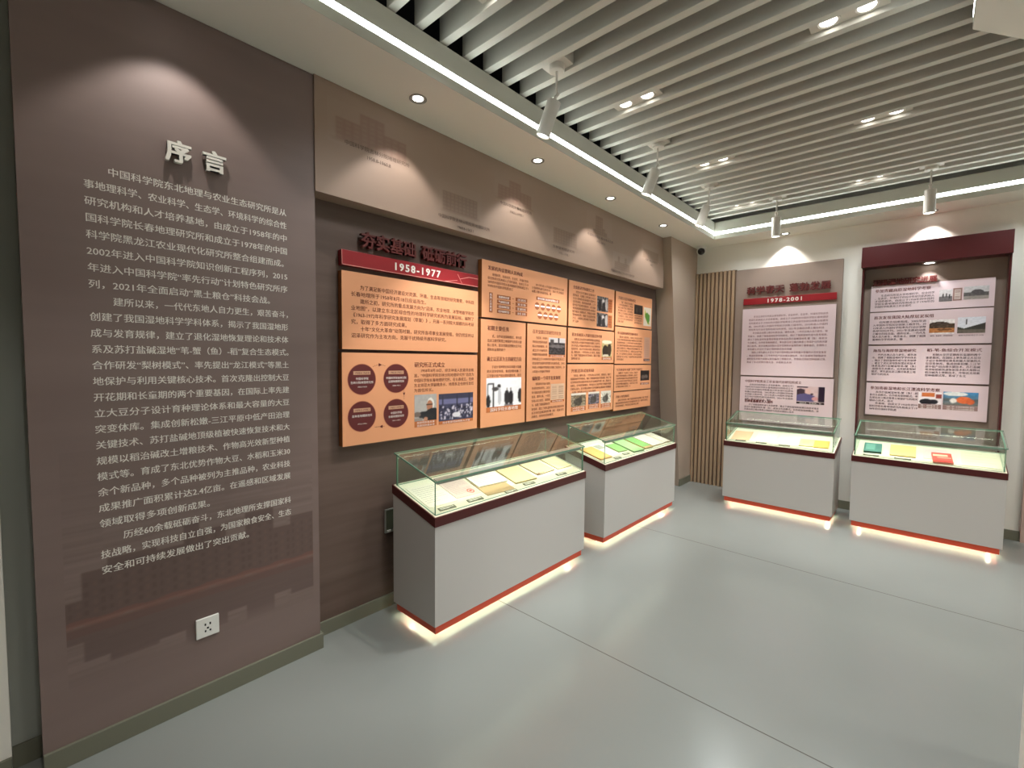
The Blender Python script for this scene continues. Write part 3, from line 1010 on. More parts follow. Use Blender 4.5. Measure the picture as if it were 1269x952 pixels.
# --- third column
t = panel('apricot panel with two stacked black and white photographs, top of the third column', 3.272, 4.042, 1.797, 2.193)
m_ = MB()
write(m_, FO, '全面推进学科研究工作', 3.335, 2.128, 0.033, 0.34, 0, 0.022)
m_.build('heading', M['maroon_text'], t, flip=False)
m_ = MB()
para(m_, FO, flow(300, 16, 10, 0.3), 3.330, 2.092, 0.0235, 0.37, 0.0285, 0, 0.014)
m_.build('body_text', M['brown_text'], t, flip=False)
for k, (z0, z1) in enumerate(((1.965, 2.105), (1.820, 1.950))):
    q = Print(40, 30, (96, 90, 88)).noise(50, 20 + k, 4, 3).ell(0.55, 0.7, 0.10, 0.15, (214, 206, 200)).ell(0.25, 0.4, 0.14, 0.4, (36, 32, 34)).ell(0.62, 0.3, 0.16, 0.35, (44, 40, 40)).ell(0.85, 0.5, 0.12, 0.4, (180, 172, 168)).soft(1)
    q.build('printed_photo', FO, 3.725, z0, 3.925, z1, t, M['print_glossy'])
    mm = MB()
    flat(mm, FO, 3.93, z0, 4.005, z1 - 0.01, 0)
    for j in range(5): write(mm, FO, POOL[j * 7 + k:j * 7 + 3 + k], 3.938, z1 - 0.035 - j * 0.024, 0.019, 0.06, 1, 0.01, h=0.0014)
    mm.build('photo_caption', [M['cap'], M['brown_text']], t, flip=False)

t = panel('apricot panel with one small olive-toned photograph, middle of the third column', 3.270, 4.052, 1.478, 1.783)
m_ = MB()
write(m_, FO, '首次系统深入开展全国沼泽考察', 3.325, 1.715, 0.032, 0.50, 0, 0.022)
m_.build('heading', M['maroon_text'], t, flip=False)
m_ = MB()
para(m_, FO, flow(90, 21, 7, 0.3), 3.320, 1.678, 0.0230, 0.475, 0.0285, 0, 0.014)
m_.build('body_text', M['brown_text'], t, flip=False)
q = Print(36, 36, (196, 176, 120)).noise(20, 31, 4, 3).put((pr.U[:36, :36] * 0 + 1) > 2, (0, 0, 0))
q.ell(0.35, 0.35, 0.28, 0.36, (48, 38, 28)).ell(0.75, 0.45, 0.2, 0.4, (60, 48, 34)).ell(0.5, 0.9, 0.5, 0.12, (226, 216, 190)).ell(0.4, 0.08, 0.3, 0.08, (210, 200, 176)).soft(1)
q.build('printed_photo', FO, 3.825, 1.535, 4.010, 1.695, t, M['print_glossy'])
photo_caption(t, FO, 3.825, 1.507, 4.010, 0.025, 9)

t = panel('apricot panel with a row of three small photographs, foot of the third column', 3.268, 4.055, 1.013, 1.464)
m_ = MB()
write(m_, FO, '开展沼泽试验科研', 3.325, 1.393, 0.034, 0.37, 0, 0.020)
m_.build('heading', M['maroon_text'], t, flip=False)
m_ = MB()
para(m_, FO, flow(170, 30, 6, 0.6), 3.318, 1.355, 0.0230, 0.69, 0.0300, 0, 0.014)
m_.build('body_text', M['brown_text'], t, flip=False)
for k, (a, b, z0, bg) in enumerate(((3.330, 3.565, 1.085, (130, 116, 96)), (3.605, 3.795, 1.090, (112, 104, 112)), (3.825, 4.010, 1.085, (206, 200, 186)))):
    q = Print(36, 30, bg).noise(46, 40 + k, 3, 2).ell(0.45, 0.35, 0.28, 0.28, (52, 48, 44), 0.7).ell(0.6, 0.5, 0.12, 0.3, (60, 54, 48), 0.7).rect(0, 0.85, 1, 1, (216, 208, 196)).soft(1)
    q.build('printed_photo', FO, a, z0, b, 1.205, t, M['print_glossy'])
    photo_caption(t, FO, a, z0 - 0.042, b, 0.038, 10 + k, lines=2)

# --- fourth column
t = panel('apricot panel with a green and yellow map, top of the last column', 4.070, 4.868, 1.852, 2.189)
m_ = MB()
write(m_, FO, '开展东北区域调查研究', 4.120, 2.118, 0.032, 0.36, 0, 0.022)
m_.build('heading', M['maroon_text'], t, flip=False)
m_ = MB()
para(m_, FO, flow(250, 13, 8, 0.4), 4.115, 2.080, 0.0235, 0.31, 0.0275, 0, 0.014)
m_.build('body_text', M['brown_text'], t, flip=False)
q = Print(34, 26, (40, 34, 32)).rect(0, 0.85, 1, 1, (70, 50, 42)).ell(0.3, 0.4, 0.06, 0.3, (90, 80, 74)).ell(0.7, 0.4, 0.06, 0.3, (84, 74, 70)).rect(0, 0, 1, 0.1, (24, 20, 20)).soft(1)
q.build('printed_photo', FO, 4.455, 1.995, 4.645, 2.095, t, M['print_glossy'])
m_ = MB()
for j in range(4): write(m_, FO, POOL[60 + j * 9:69 + j * 9], 4.465, 1.970 - j * 0.025, 0.021, 0.17, 0, 0.016)
m_.build('photo_caption', M['brown_text'], t, flip=False)
q = Print(44, 48, (228, 214, 196))
aa = (q.V < 0.92 - (q.U - 0.12) * 1.15) & (q.V > 0.10) & (q.U > 0.12) & (q.U + q.V * 0.2 < 0.95) & (q.V > 0.62 - q.U * 0.9)
bb = (q.U > 0.22) & (q.U < 0.80) & (q.V > 0.12 + np.abs(q.U - 0.6) * 0.9) & (q.V < 0.74 - np.abs(q.U - 0.45) * 0.4)
q.put(aa, (206, 190, 70)).put(bb, (92, 146, 58)).soft(1)
q.build('printed_photo', FO, 4.670, 1.885, 4.850, 2.085, t, M['print_glossy'])

t = panel('apricot panel with a tall pale document picture, second down the last column', 4.070, 4.880, 1.468, 1.840)
m_ = MB()
write(m_, FO, '参与国家科研项目编制规划', 4.115, 1.768, 0.031, 0.43, 0, 0.018)
m_.build('heading', M['maroon_text'], t, flip=False)
m_ = MB()
para(m_, FO, flow(310, 22, 9, 0.3), 4.112, 1.732, 0.0225, 0.54, 0.0285, 0, 0.012)
m_.build('body_text', M['brown_text'], t, flip=False)
q = Print(26, 44, (208, 160, 136))
for k in range(12): q.rect(0.2, 0.08 + k * 0.07, 0.8, 0.11 + k * 0.07, (180, 132, 112), 0.6)
q.build('printed_photo', FO, 4.700, 1.530, 4.835, 1.760, t, M['print_glossy'])
photo_caption(t, FO, 4.695, 1.498, 4.840, 0.026, 14, M['maroon_text'])

t = panel('apricot panel with one small dark photograph at its right, third down the last column', 4.068, 4.883, 1.192, 1.456)
m_ = MB()
write(m_, FO, '与吉林省有关部门合作开展研究', 4.112, 1.398, 0.028, 0.56, 0, 0.018)
m_.build('heading', M['maroon_text'], t, flip=False)
m_ = MB()
para(m_, FO, flow(20, 20, 6, 0.7), 4.108, 1.365, 0.0225, 0.46, 0.0275, 0, 0.014)
m_.build('body_text', M['brown_text'], t, flip=False)
q = Print(34, 26, (44, 36, 34)).ell(0.3, 0.35, 0.2, 0.2, (120, 104, 96), 0.7).ell(0.65, 0.4, 0.2, 0.2, (140, 124, 112), 0.6).rect(0, 0.6, 1, 1, (34, 30, 30)).soft(1)
q.build('printed_photo', FO, 4.630, 1.285, 4.840, 1.395, t, M['print_glossy'])
photo_caption(t, FO, 4.630, 1.240, 4.840, 0.022, 15, M['rust'])

t = panel('low apricot panel of three text lines, foot of the last column', 4.066, 4.885, 0.994, 1.180)
m_ = MB()
write(m_, FO, '开展土地资源研究', 4.110, 1.122, 0.029, 0.28, 0, 0.020)
m_.build('heading', M['maroon_text'], t, flip=False)
m_ = MB()
para(m_, FO, flow(200, 32, 3, 0.7), 4.106, 1.088, 0.0225, 0.72, 0.0290, 0, 0.014)
m_.build('body_text', M['brown_text'], t, flip=False)

# ================================================================== BOARDS ON THE BACK WALL
YP = 5.68
FB = Frame('B', YP)


def bpanel(label, x0, x1, z0, z1, yb=5.70):
    t = thing('text_panel', ((x0 + x1) / 2, yb, z0), label, 'text panel', 'pale pink text panels on the back wall')
    mb = MB().box(x0, x1, YP, yb - 0.0012, z0, z1, 1)
    for i, f in enumerate(mb.f):
        if all(abs(mb.v[q][1] - YP) < 1e-6 for q in f):
            mb.mi[i] = 0
    mb.build('panel_board', [M['pink'], M['pink_edge']], t)
    return t


tag(MB().box(-1.702, -0.690, 5.70, YW - 0.0015, 0.085, 2.552, bev=0.002).build('exhibit_board', M['board']), 'tall taupe board beside the oak slats with the 1978-2001 heading', 'exhibit board')
yb_ = thing('year_bar', (-1.17, 5.70, 2.146), 'red bar with white years 1978-2001 on the taupe board', 'sign')
MB().box(-1.608, -0.731, YP, 5.6988, 2.146, 2.217, bev=0.002).build('bar', M['red'], yb_)
m_ = MB()
write(m_, FB, '1978-2001', -1.372, 2.160, 0.056, 0.335, 0, 0.03, space=1.3)
m_.build('years', M['offwhite'], yb_, flip=False)
tt = thing('title_letters', (-1.18, 5.70, 2.25), 'raised dark red title letters above the 1978-2001 bar', 'sign')
x = -1.575
for c in '科学春天 蓬勃发展':
    if c == ' ':
        x += 0.045
        continue
    m_ = MB()
    write(m_, Frame('B', 5.70), c, x, 2.266, 0.0915, bold=0.030, ext=0.010, h=0.012)
    m_.box(x + 0.04, x + 0.048, 5.686, 5.6988, 2.295, 2.303)
    m_.build('title_character', M['maroon_text'], tt, flip=False)
    x += 0.0940
t = bpanel('tall pale pink panel filled with small text under the 1978-2001 bar', -1.612, -0.730, 1.350, 2.098)
m_ = MB()
para(m_, FB, flow(10, 33, 5, 0.95), -1.545, 2.000, 0.0245, 0.75, 0.0365, 0, 0.01)
m_.build('body_text', M['faded_ink'], t, flip=False)
m_ = MB()
para(m_, FB, flow(160, 33, 6, 0.55), -1.550, 1.8175, 0.0245, 0.755, 0.0365, 0, 0.01)
m_.build('body_text', M['faded_ink'], t, flip=False)
m_ = MB()
para(m_, FB, flow(320, 33, 4, 0.6), -1.553, 1.5985, 0.0245, 0.755, 0.0365, 0, 0.01)
m_.build('body_text', M['faded_ink'], t, flip=False)
t = bpanel('pale pink panel with a dark blue portrait photograph, lower on the taupe board', -1.611, -0.722, 0.830, 1.334)
m_ = MB()
write(m_, FB, '中国科学院黑龙江农业现代化研究所成立', -1.562, 1.272, 0.032, 0.555, 0, 0.018)
m_.build('heading', M['maroon_text'], t, flip=False)
m_ = MB()
write(m_, FB, '吉林省遥感室并入我所', -1.560, 1.045, 0.034, 0.29, 0, 0.030)
m_.build('heading', M['maroon_text'], t, flip=False)
m_ = MB()
para(m_, FB, flow(40, 21, 7, 0.6), -1.560, 1.236, 0.0225, 0.48, 0.0275, 0, 0.016)
m_.build('body_text', M['dark_text'], t, flip=False)
m_ = MB()
para(m_, FB, flow(210, 32, 3, 0.7), -1.560, 1.010, 0.0225, 0.72, 0.0280, 0, 0.016)
m_.build('body_text', M['dark_text'], t, flip=False)
q = Print(40, 34, (206, 178, 178)).noise(6, 50, 5, 4)
q.ell(0.15, 0.55, 0.22, 0.3, (70, 50, 62)).ell(0.4, 0.68, 0.11, 0.2, (216, 178, 170)).ell(0.3, 0.2, 0.4, 0.32, (96, 88, 132)).rect(0.78, 0, 1, 1, (40, 26, 44)).ell(0.66, 0.2, 0.12, 0.12, (210, 150, 150)).ell(0.55, 0.5, 0.06, 0.05, (60, 40, 48)).rect(0, 0.92, 0.4, 1, (60, 40, 52)).soft(1)
q.build('printed_photo', FB, -1.045, 1.088, -0.795, 1.245, t, M['print_glossy'])
photo_caption(t, FB, -1.045, 1.060, -0.795, 0.022, 2, M['dark_text'])

# --- maroon framed board with a header
fb = thing('framed_exhibit_board', (-0.033, 5.70, 0.085), 'taupe board in a maroon frame with a deep maroon header', 'exhibit board')
MB().box(-0.509, 0.447, 5.70, YW - 0.0015, 0.085, 2.412).build('backboard', M['board'], fb)
MB().box(-0.522, -0.509, 5.575, YW - 0.0015, 0.085, 2.412).build('side_frame', M['maroon'], fb)
MB().box(0.447, 0.460, 5.575, YW - 0.0015, 0.085, 2.412).build('side_frame', M['maroon'], fb)
MB().box(-0.530, 0.462, 5.545, YW - 0.0015, 2.412, 2.604, bev=0.002).build('header', M['maroon'], fb)
hl = thing('recessed_downlight', (-0.045, 5.632, 2.4115), 'round downlight under the maroon header of the framed board', 'ceiling light')
MB().lathe([(0.046, 0.0), (0.046, -0.005), (0.040, -0.006), (0.033, -0.001)], (-0.045, 5.632, 2.4118), (0, 0, 1), cap=False).build('rim', M['lamp_rim'], hl)
MB().lathe([(0.036, -0.0005), (0.036, -0.003)], (-0.045, 5.632, 2.4118), (0, 0, 1), seg=24).build('lens', M['lens'], hl)
lamp('header_lamp', (-0.045, 5.632, 2.398), (0, 0, -1), P_HEADER, 92, 0.35, 0.02, C_NEUT, hl)
tt = thing('title_letters', (-0.22, 5.70, 2.24), 'raised dark red title letters at the top of the maroon framed board', 'sign')
x = -0.447
for c in '沼泽湿地研究进展':
    m_ = MB()
    write(m_, Frame('B', 5.70), c, x, 2.250, 0.060, bold=0.035, ext=0.010, h=0.016)
    m_.box(x + 0.026, x + 0.032, 5.682, 5.6988, 2.268, 2.274)
    m_.build('title_character', M['maroon_text'], tt, flip=False)
    x += 0.0575
ROWS = ((1.997, 2.243, '参加青藏高原湿地科学考察', 'two grey landscape photographs, topmost on the framed board'),
        (1.682, 1.987, '首次发现我国大陆厚层泥炭组', 'two landscape photographs under open sky, second on the framed board'),
        (1.326, 1.668, '', 'two columns of text and no photograph, third on the framed board'),
        (0.998, 1.310, '参加南极湿地和长江漂流科学考察', 'bright orange and blue photographs, lowest on the framed board'))
RT = []
for (z0, z1, h_, lb) in ROWS:
    t = bpanel('pale pink panel with ' + lb, -0.456, 0.380, z0, z1)
    RT.append(t)
    if h_:
        m_ = MB()
        write(m_, FB, h_, -0.425, z1 - 0.062, 0.034, {0: 0.40, 1: 0.43, 3: 0.50}[len(RT) - 1], 0, 0.020)
        m_.build('heading', M['maroon_text'], t, flip=False)
m_ = MB()
para(m_, FB, flow(12, 19, 5, 0.65), -0.425, 2.140, 0.0225, 0.425, 0.0265, 0, 0.015)
m_.build('body_text', M['dark_text'], RT[0], flip=False)
m_ = MB()
para(m_, FB, flow(100, 17, 7, 0.6), -0.430, 1.885, 0.0225, 0.385, 0.0275, 0, 0.015)
m_.build('body_text', M['dark_text'], RT[1], flip=False)
m_ = MB()
write(m_, FB, '海岛与海岸带湿地研究', -0.418, 1.610, 0.031, 0.315, 0, 0.018)
m_.build('heading', M['maroon_text'], RT[2], flip=False)
m_ = MB()
write(m_, FB, '稻-苇-鱼综合开发模式', -0.030, 1.612, 0.031, 0.355, 0, 0.018)
m_.build('heading', M['maroon_text'], RT[2], flip=False)
m_ = MB()
para(m_, FB, flow(180, 15, 8, 0.45), -0.424, 1.573, 0.0225, 0.325, 0.0268, 0, 0.015)
m_.build('body_text', M['dark_text'], RT[2], flip=False)
m_ = MB()
para(m_, FB, flow(300, 16, 8, 0.8), -0.034, 1.573, 0.0225, 0.355, 0.0268, 0, 0.015)
m_.build('body_text', M['dark_text'], RT[2], flip=False)
m_ = MB()
para(m_, FB, flow(240, 17, 4, 0.5), -0.428, 1.213, 0.0225, 0.355, 0.0275, 0, 0.015)
m_.build('body_text', M['dark_text'], RT[3], flip=False)
m_ = MB()
para(m_, FB, flow(50, 17, 3, 0.6), -0.428, 1.103, 0.0225, 0.355, 0.0275, 0, 0.015)
m_.build('body_text', M['dark_text'], RT[3], flip=False)
q = Print(30, 30, (206, 200, 200)).rect(0, 0, 1, 0.42, (110, 104, 104)).ell(0.3, 0.5, 0.06, 0.2, (70, 66, 66)).ell(0.55, 0.5, 0.06, 0.22, (80, 76, 76)).ell(0.8, 0.42, 0.06, 0.2, (60, 56, 56)).noise(10, 60, 3, 2)
q.build('printed_photo', FB, 0.032, 2.060, 0.118, 2.165, RT[0], M['print_glossy'])
q = Print(22, 30, (146, 112, 104)).rect(0.15, 0.12, 0.85, 0.88, (206, 190, 182))
for k in range(6): q.rect(0.22, 0.2 + k * 0.11, 0.78, 0.25 + k * 0.11, (140, 110, 104), 0.8)
q.build('printed_photo', FB, 0.122, 2.062, 0.180, 2.172, RT[0], M['print_glossy'])
q = Print(40, 26, (196, 192, 194)).rect(0, 0.2, 1, 0.55, (92, 88, 88)).ell(0.55, 0.55, 0.25, 0.2, (80, 76, 78)).rect(0, 0, 1, 0.25, (150, 142, 136)).noise(10, 61, 3, 2)
q.build('printed_photo', FB, 0.190, 2.066, 0.345, 2.178, RT[0], M['print_glossy'])
q = Print(40, 30, (224, 216, 214)).rect(0, 0.35, 1, 0.72, (84, 66, 52)).ell(0.4, 0.7, 0.4, 0.14, (74, 60, 50)).rect(0, 0.1, 1, 0.40, (186, 122, 74)).ell(0.6, 0.3, 0.3, 0.08, (120, 80, 52)).noise(14, 62, 3, 2)
q.build('printed_photo', FB, -0.022, 1.770, 0.145, 1.900, RT[1], M['print_glossy'])
q = Print(40, 30, (216, 216, 224)).put(np.linspace(0, 1, 30)[:, None] < 0.3 + 0.45 * np.abs(np.linspace(0, 1, 40)[None, :] - 0.25), (60, 58, 52)).rect(0, 0, 1, 0.22, (104, 96, 86)).ell(0.32, 0.7, 0.03, 0.2, (80, 76, 80)).noise(8, 63, 3, 2)
q.build('printed_photo', FB, 0.163, 1.772, 0.337, 1.912, RT[1], M['print_glossy'])
for (a, b, s_) in ((-0.022, 0.145, 3), (0.163, 0.337, 8)):
    mm = MB()
    write(mm, FB, POOL[s_ * 9:s_ * 9 + 12], a + 0.01, 1.748, 0.014, b - a - 0.02, 0, 0.01)
    mm.build('photo_caption', M['dark_text'], RT[1], flip=False)
q = Print(40, 28, (232, 222, 224)).rect(0.15, 0.62, 0.7, 0.95, (206, 116, 66)).rect(0.75, 0.5, 1, 0.85, (150, 70, 62)).ell(0.35, 0.18, 0.3, 0.24, (36, 34, 40)).ell(0.65, 0.2, 0.2, 0.2, (40, 38, 44)).noise(6, 64, 3, 2).soft(1)
q.build('printed_photo', FB, -0.068, 1.130, 0.088, 1.240, RT[3], M['print_glossy'])
q = Print(50, 30, (120, 170, 200)).grad((120, 112, 104), (60, 130, 180)).ell(0.35, 0.85, 0.35, 0.16, (226, 226, 222)).rect(0, 0.3, 1, 0.5, (92, 98, 100)).ell(0.6, 0.42, 0.22, 0.26, (226, 110, 62)).ell(0.3, 0.35, 0.1, 0.18, (228, 222, 214)).ell(0.78, 0.3, 0.12, 0.2, (206, 96, 56)).noise(10, 65, 3, 2).soft(1)
q.build('printed_photo', FB, 0.098, 1.130, 0.322, 1.250, RT[3], M['print_glossy'])
for (a, b, s_) in ((-0.068, 0.088, 4), (0.098, 0.322, 6)):
    photo_caption(RT[3], FB, a, 1.088, b, 0.040, s_, M['pink_edge'], lines=2)

# ================================================================== DISPLAY CASES
TH = math.atan(0.26)
CT_, ST_ = math.cos(TH), math.sin(TH)
ZF, BANDH, GH, DEPTH = 0.672, 0.047, 0.190, 0.385


class Case:
    """axis 'y': runs along the left wall, front faces +x; axis 'x': runs along the back wall, front faces -y"""
    def __init__(s, axis, front, a, b):
        s.axis, s.front, s.a, s.b = axis, front, a, b

    def w(s, u, back, z):
        return (s.front - back, u, z) if s.axis == 'y' else (u, s.front + back, z)

    def deck(s, u, v, h=0.0):
        """u along the case, v up the slope from the front edge, h above the deck"""
        return s.w(u, v * CT_ - h * ST_, ZF + v * ST_ + h * CT_)

    def slab(s, mb, u0, u1, b0, b1, za, zb, m=0, slope_lo=False, slope_hi=False):
        lo = lambda b_: za + (0.26 * b_ if slope_lo else 0)
        hi = lambda b_: zb + (0.26 * b_ if slope_hi else 0)
        pts = [(u0, b0), (u1, b0), (u1, b1), (u0, b1)]
        return mb.hexa([s.w(u, b_, lo(b_)) for u, b_ in pts], [s.w(u, b_, hi(b_)) for u, b_ in pts], m)


def make_case(c, label):
    u0, u1, D = c.a, c.b, DEPTH
    t = thing('display_case', c.w((u0 + u1) / 2, D / 2, 0.0), label, 'display case', 'white display cases with glass tops')
    # cabinet with sloping top
    c.slab(MB(), u0, u1, 0, D, 0.085, ZF - BANDH, 0, False, True).build('cabinet', M['cabinet'], t)
    # maroon band: a ring around the deck
    mb = MB()
    e, w_ = 0.005, 0.014
    c.slab(mb, u0 - e, u1 + e, -e, w_, ZF - BANDH, ZF + 0.002, 0, True, True)
    c.slab(mb, u0 - e, u1 + e, D - w_, D + e, ZF - BANDH, ZF + 0.002, 0, True, True)
    c.slab(mb, u0 - e, u0 + w_, w_, D - w_, ZF - BANDH, ZF + 0.002, 0, True, True)
    c.slab(mb, u1 - w_, u1 + e, w_, D - w_, ZF - BANDH, ZF + 0.002, 0, True, True)
    mb.build('maroon_trim', M['band'], t)
    c.slab(MB(), u0 + 0.002, u1 - 0.002, 0.002, D - 0.002, ZF - 0.02, ZF + 0.0035, 0, True, True).build('display_deck', M['deck'], t)
    # glass
    g, zt = 0.008, ZF + GH
    zb = ZF + 0.004
    i_ = 0.012

    def pane(name, u_0, u_1, b_0, b_1, za, zb_, faces):
        mb = MB()
        c.slab(mb, u_0, u_1, b_0, b_1, za, zb_, 1, True, True)
        for k in faces: mb.mi[k] = 0
        return mb.build(name, [M['glass'], M['glass_edge']], t)
    # face order of hexa: bottom, top, front, right, back, left
    pane('glass_front', u0 + i_, u1 - i_, i_, i_ + g, zb, zt - g, (2, 4))
    pane('glass_back', u0 + i_, u1 - i_, D - i_ - g, D - i_, zb, zt - g, (2, 4))
    pane('glass_side', u0 + i_, u0 + i_ + g, i_ + g, D - i_ - g, zb, zt - g, (3, 5))
    pane('glass_side', u1 - i_ - g, u1 - i_, i_ + g, D - i_ - g, zb, zt - g, (3, 5))
    pane('glass_top', u0 + 0.004, u1 - 0.004, 0.004, D - 0.004, zt - g, zt, (0, 1))
    # LED bar under the front edge of the lid
    mb = MB()
    c.slab(mb, u0 + 0.03, u1 - 0.03, 0.021, 0.052, zt - g - 0.021, zt - g - 0.001, 0, True, True)
    bar = mb.build('light_bar', M['alu'], t)
    mb = MB()
    c.slab(mb, u0 + 0.035, u1 - 0.035, 0.034, 0.050, zt - g - 0.0225, zt - g - 0.0212, 0, True, True)
    mb.build('led_strip', M['case_led'], bar)
    # plinth: red hollow skirt, LED tape behind it, pale foot inside, widened and whitened to reflect it
    mb = MB()
    n_, k_ = 0.014, 0.010
    c.slab(mb, u0 + n_, u1 - n_, n_, n_ + k_, 0.038, 0.0845)
    c.slab(mb, u0 + n_, u1 - n_, D - n_ - k_, D - n_, 0.038, 0.0845)
    c.slab(mb, u0 + n_, u0 + n_ + k_, n_ + k_, D - n_ - k_, 0.038, 0.0845)
    c.slab(mb, u1 - n_ - k_, u1 - n_, n_ + k_, D - n_ - k_, 0.038, 0.0845)
    mb.build('red_plinth_strip', M['plinth'], t)
    mb = MB()
    p_, r_ = 0.050, 0.012
    c.slab(mb, u0 + p_, u1 - p_, p_, p_ + r_, 0.079, 0.0845)
    c.slab(mb, u0 + p_, u1 - p_, D - p_ - r_, D - p_, 0.079, 0.0845)
    c.slab(mb, u0 + p_, u0 + p_ + r_, p_ + r_, D - p_ - r_, 0.079, 0.0845)
    c.slab(mb, u1 - p_ - r_, u1 - p_, p_ + r_, D - p_ - r_, 0.079, 0.0845)
    mb.build('under_light', M['under_led'], t)
    c.slab(MB(), u0 + 0.075, u1 - 0.075, 0.12, D - 0.10, 0.0, 0.0845).build('foot', M['core'], t)
    return t


C1 = Case('y', -1.865, 1.463, 2.865)
C2 = Case('y', -1.865, 3.150, 4.510)
C3 = Case('x', 5.040, -1.567, -0.610)
C4 = Case('x', 5.065, -0.482, 0.468)
make_case(C1, 'long white display case nearest the camera, of letters under glass, against the left wall')
make_case(C2, 'white display case of green and tan files against the left wall by the pillar')
make_case(C3, 'white display case in front of the taupe 1978-2001 board')
make_case(C4, 'white display case in front of the maroon framed board')

DH = 0.0040      # deck surface


def sheet_quad(c, cu, cv, w, h, ang, z0, z1):
    a = math.radians(ang)
    pts = []
    for (x, y) in ((-w / 2, -h / 2), (w / 2, -h / 2), (w / 2, h / 2), (-w / 2, h / 2)):
        pts.append((cu + x * math.cos(a) - y * math.sin(a), cv + x * math.sin(a) + y * math.cos(a)))
    return [c.deck(u, v, z0) for u, v in pts], [c.deck(u, v, z1) for u, v in pts]


def sub(c, cu, cv, ang, w, h, x0, y0, x1, y1, z):
    """rectangle in the sheet's own 0..1 frame, as 4 deck points"""
    a = math.radians(ang)
    out = []
    for (x, y) in ((x0, y0), (x1, y0), (x1, y1), (x0, y1)):
        X, Y = (x - 0.5) * w, (y - 0.5) * h
        out.append(c.deck(cu + X * math.cos(a) - Y * math.sin(a), cv + X * math.sin(a) + Y * math.cos(a), z))
    return out


PM = {}


def pm(r_, g_, b_, rough=0.7):
    k = (r_, g_, b_)
    if k not in PM:
        PM[k] = mat('paper %d %d %d' % k, rgb(*k), rough)
    return PM[k]


def doc(c, name, label, cat, cu, cv, w, h, ang, th, col, base=0.0, lines=0, ink=(150, 140, 136), blocks=(), group='documents laid out in the display cases', edge=None, seed=1):
    """a paper, booklet or file: pages and cover, with writing as its print"""
    t = thing(name, c.deck(cu, cv, DH + base), label, cat, group)
    z0, z1 = DH + base + 0.0002, DH + base + th
    if th > 0.004:
        lo, hi = sheet_quad(c, cu, cv, w * 0.985, h * 0.985, ang, z0 + 0.0008, z1 - 0.0008)
        MB().hexa(lo, hi).build('pages', pm(*(edge or (222, 210, 180))), t)
        mb = MB()
        mb.hexa(*sheet_quad(c, cu, cv, w, h, ang, z1 - 0.0008, z1))
        mb.hexa(*sheet_quad(c, cu, cv, w, h, ang, z0, z0 + 0.0008))
        mb.build('cover', pm(*col), t)
    else:
        MB().hexa(*sheet_quad(c, cu, cv, w, h, ang, z0, z1)).build('sheet', pm(*col), t)
    if lines:
        rs_ = np.random.RandomState(seed)
        mb = MB()
        for k in range(lines):
            y = 0.88 - 0.76 * k / max(1, lines)
            x = 0.10
            xe = 0.90 if rs_.rand() < 0.75 else 0.55
            while x < xe:
                d_ = 0.015 + 0.05 * rs_.rand()
                mb.add(sub(c, cu, cv, ang, w, h, x, y - 0.010, min(x + d_, xe), y + 0.006, z1 + 0.0002), [(0, 1, 2, 3)])
                x += d_ + 0.008 + 0.012 * rs_.rand()
        mb.build('handwriting', pm(*ink), t, flip=False)
    for (nm, x0, y0, x1, y1, cc) in blocks:
        if nm == 'stamp':
            mb = MB()
            pts = [(x0 + (x1 - x0) * (0.5 + 0.5 * math.cos(2 * math.pi * i / 24)), y0 + (y1 - y0) * (0.5 + 0.5 * math.sin(2 * math.pi * i / 24))) for i in range(24)]
            inn = [(x0 + (x1 - x0) * (0.5 + 0.36 * math.cos(2 * math.pi * i / 24)), y0 + (y1 - y0) * (0.5 + 0.36 * math.sin(2 * math.pi * i / 24))) for i in range(24)]
            P = [sub(c, cu, cv, ang, w, h, x, y, x, y, z1 + 0.0004)[0] for x, y in pts] + [sub(c, cu, cv, ang, w, h, x, y, x, y, z1 + 0.0004)[0] for x, y in inn]
            mb.add(P, [(i, (i + 1) % 24, 24 + (i + 1) % 24, 24 + i) for i in range(24)])
            mb.add(sub(c, cu, cv, ang, w, h, x0 + (x1 - x0) * .3, y0 + (y1 - y0) * .35, x0 + (x1 - x0) * .7, y0 + (y1 - y0) * .65, z1 + 0.0004), [(0, 1, 2, 3)])
        else:
            mb = MB().add(sub(c, cu, cv, ang, w, h, x0, y0, x1, y1, z1 + 0.0003), [(0, 1, 2, 3)])
        mb.build(nm, pm(*cc), t, flip=False)
    return t


def card(c, label, cu, cv, w=0.108, h=0.026, ang=-3):
    t = thing('caption_card', c.deck(cu, cv, DH), label, 'caption card', 'small grey caption cards in the display cases')
    MB().hexa(*sheet_quad(c, cu, cv, w, h, ang, DH + 0.0002, DH + 0.004)).build('card', pm(122, 122, 100), t)
    mb = MB()
    for k in range(2):
        mb.add(sub(c, cu, cv, ang, w, h, 0.08, 0.56 - k * 0.36, 0.92 - 0.3 * k, 0.72 - k * 0.36, DH + 0.0043), [(0, 1, 2, 3)])
    mb.build('caption_lines', pm(236, 232, 216), t, flip=False)


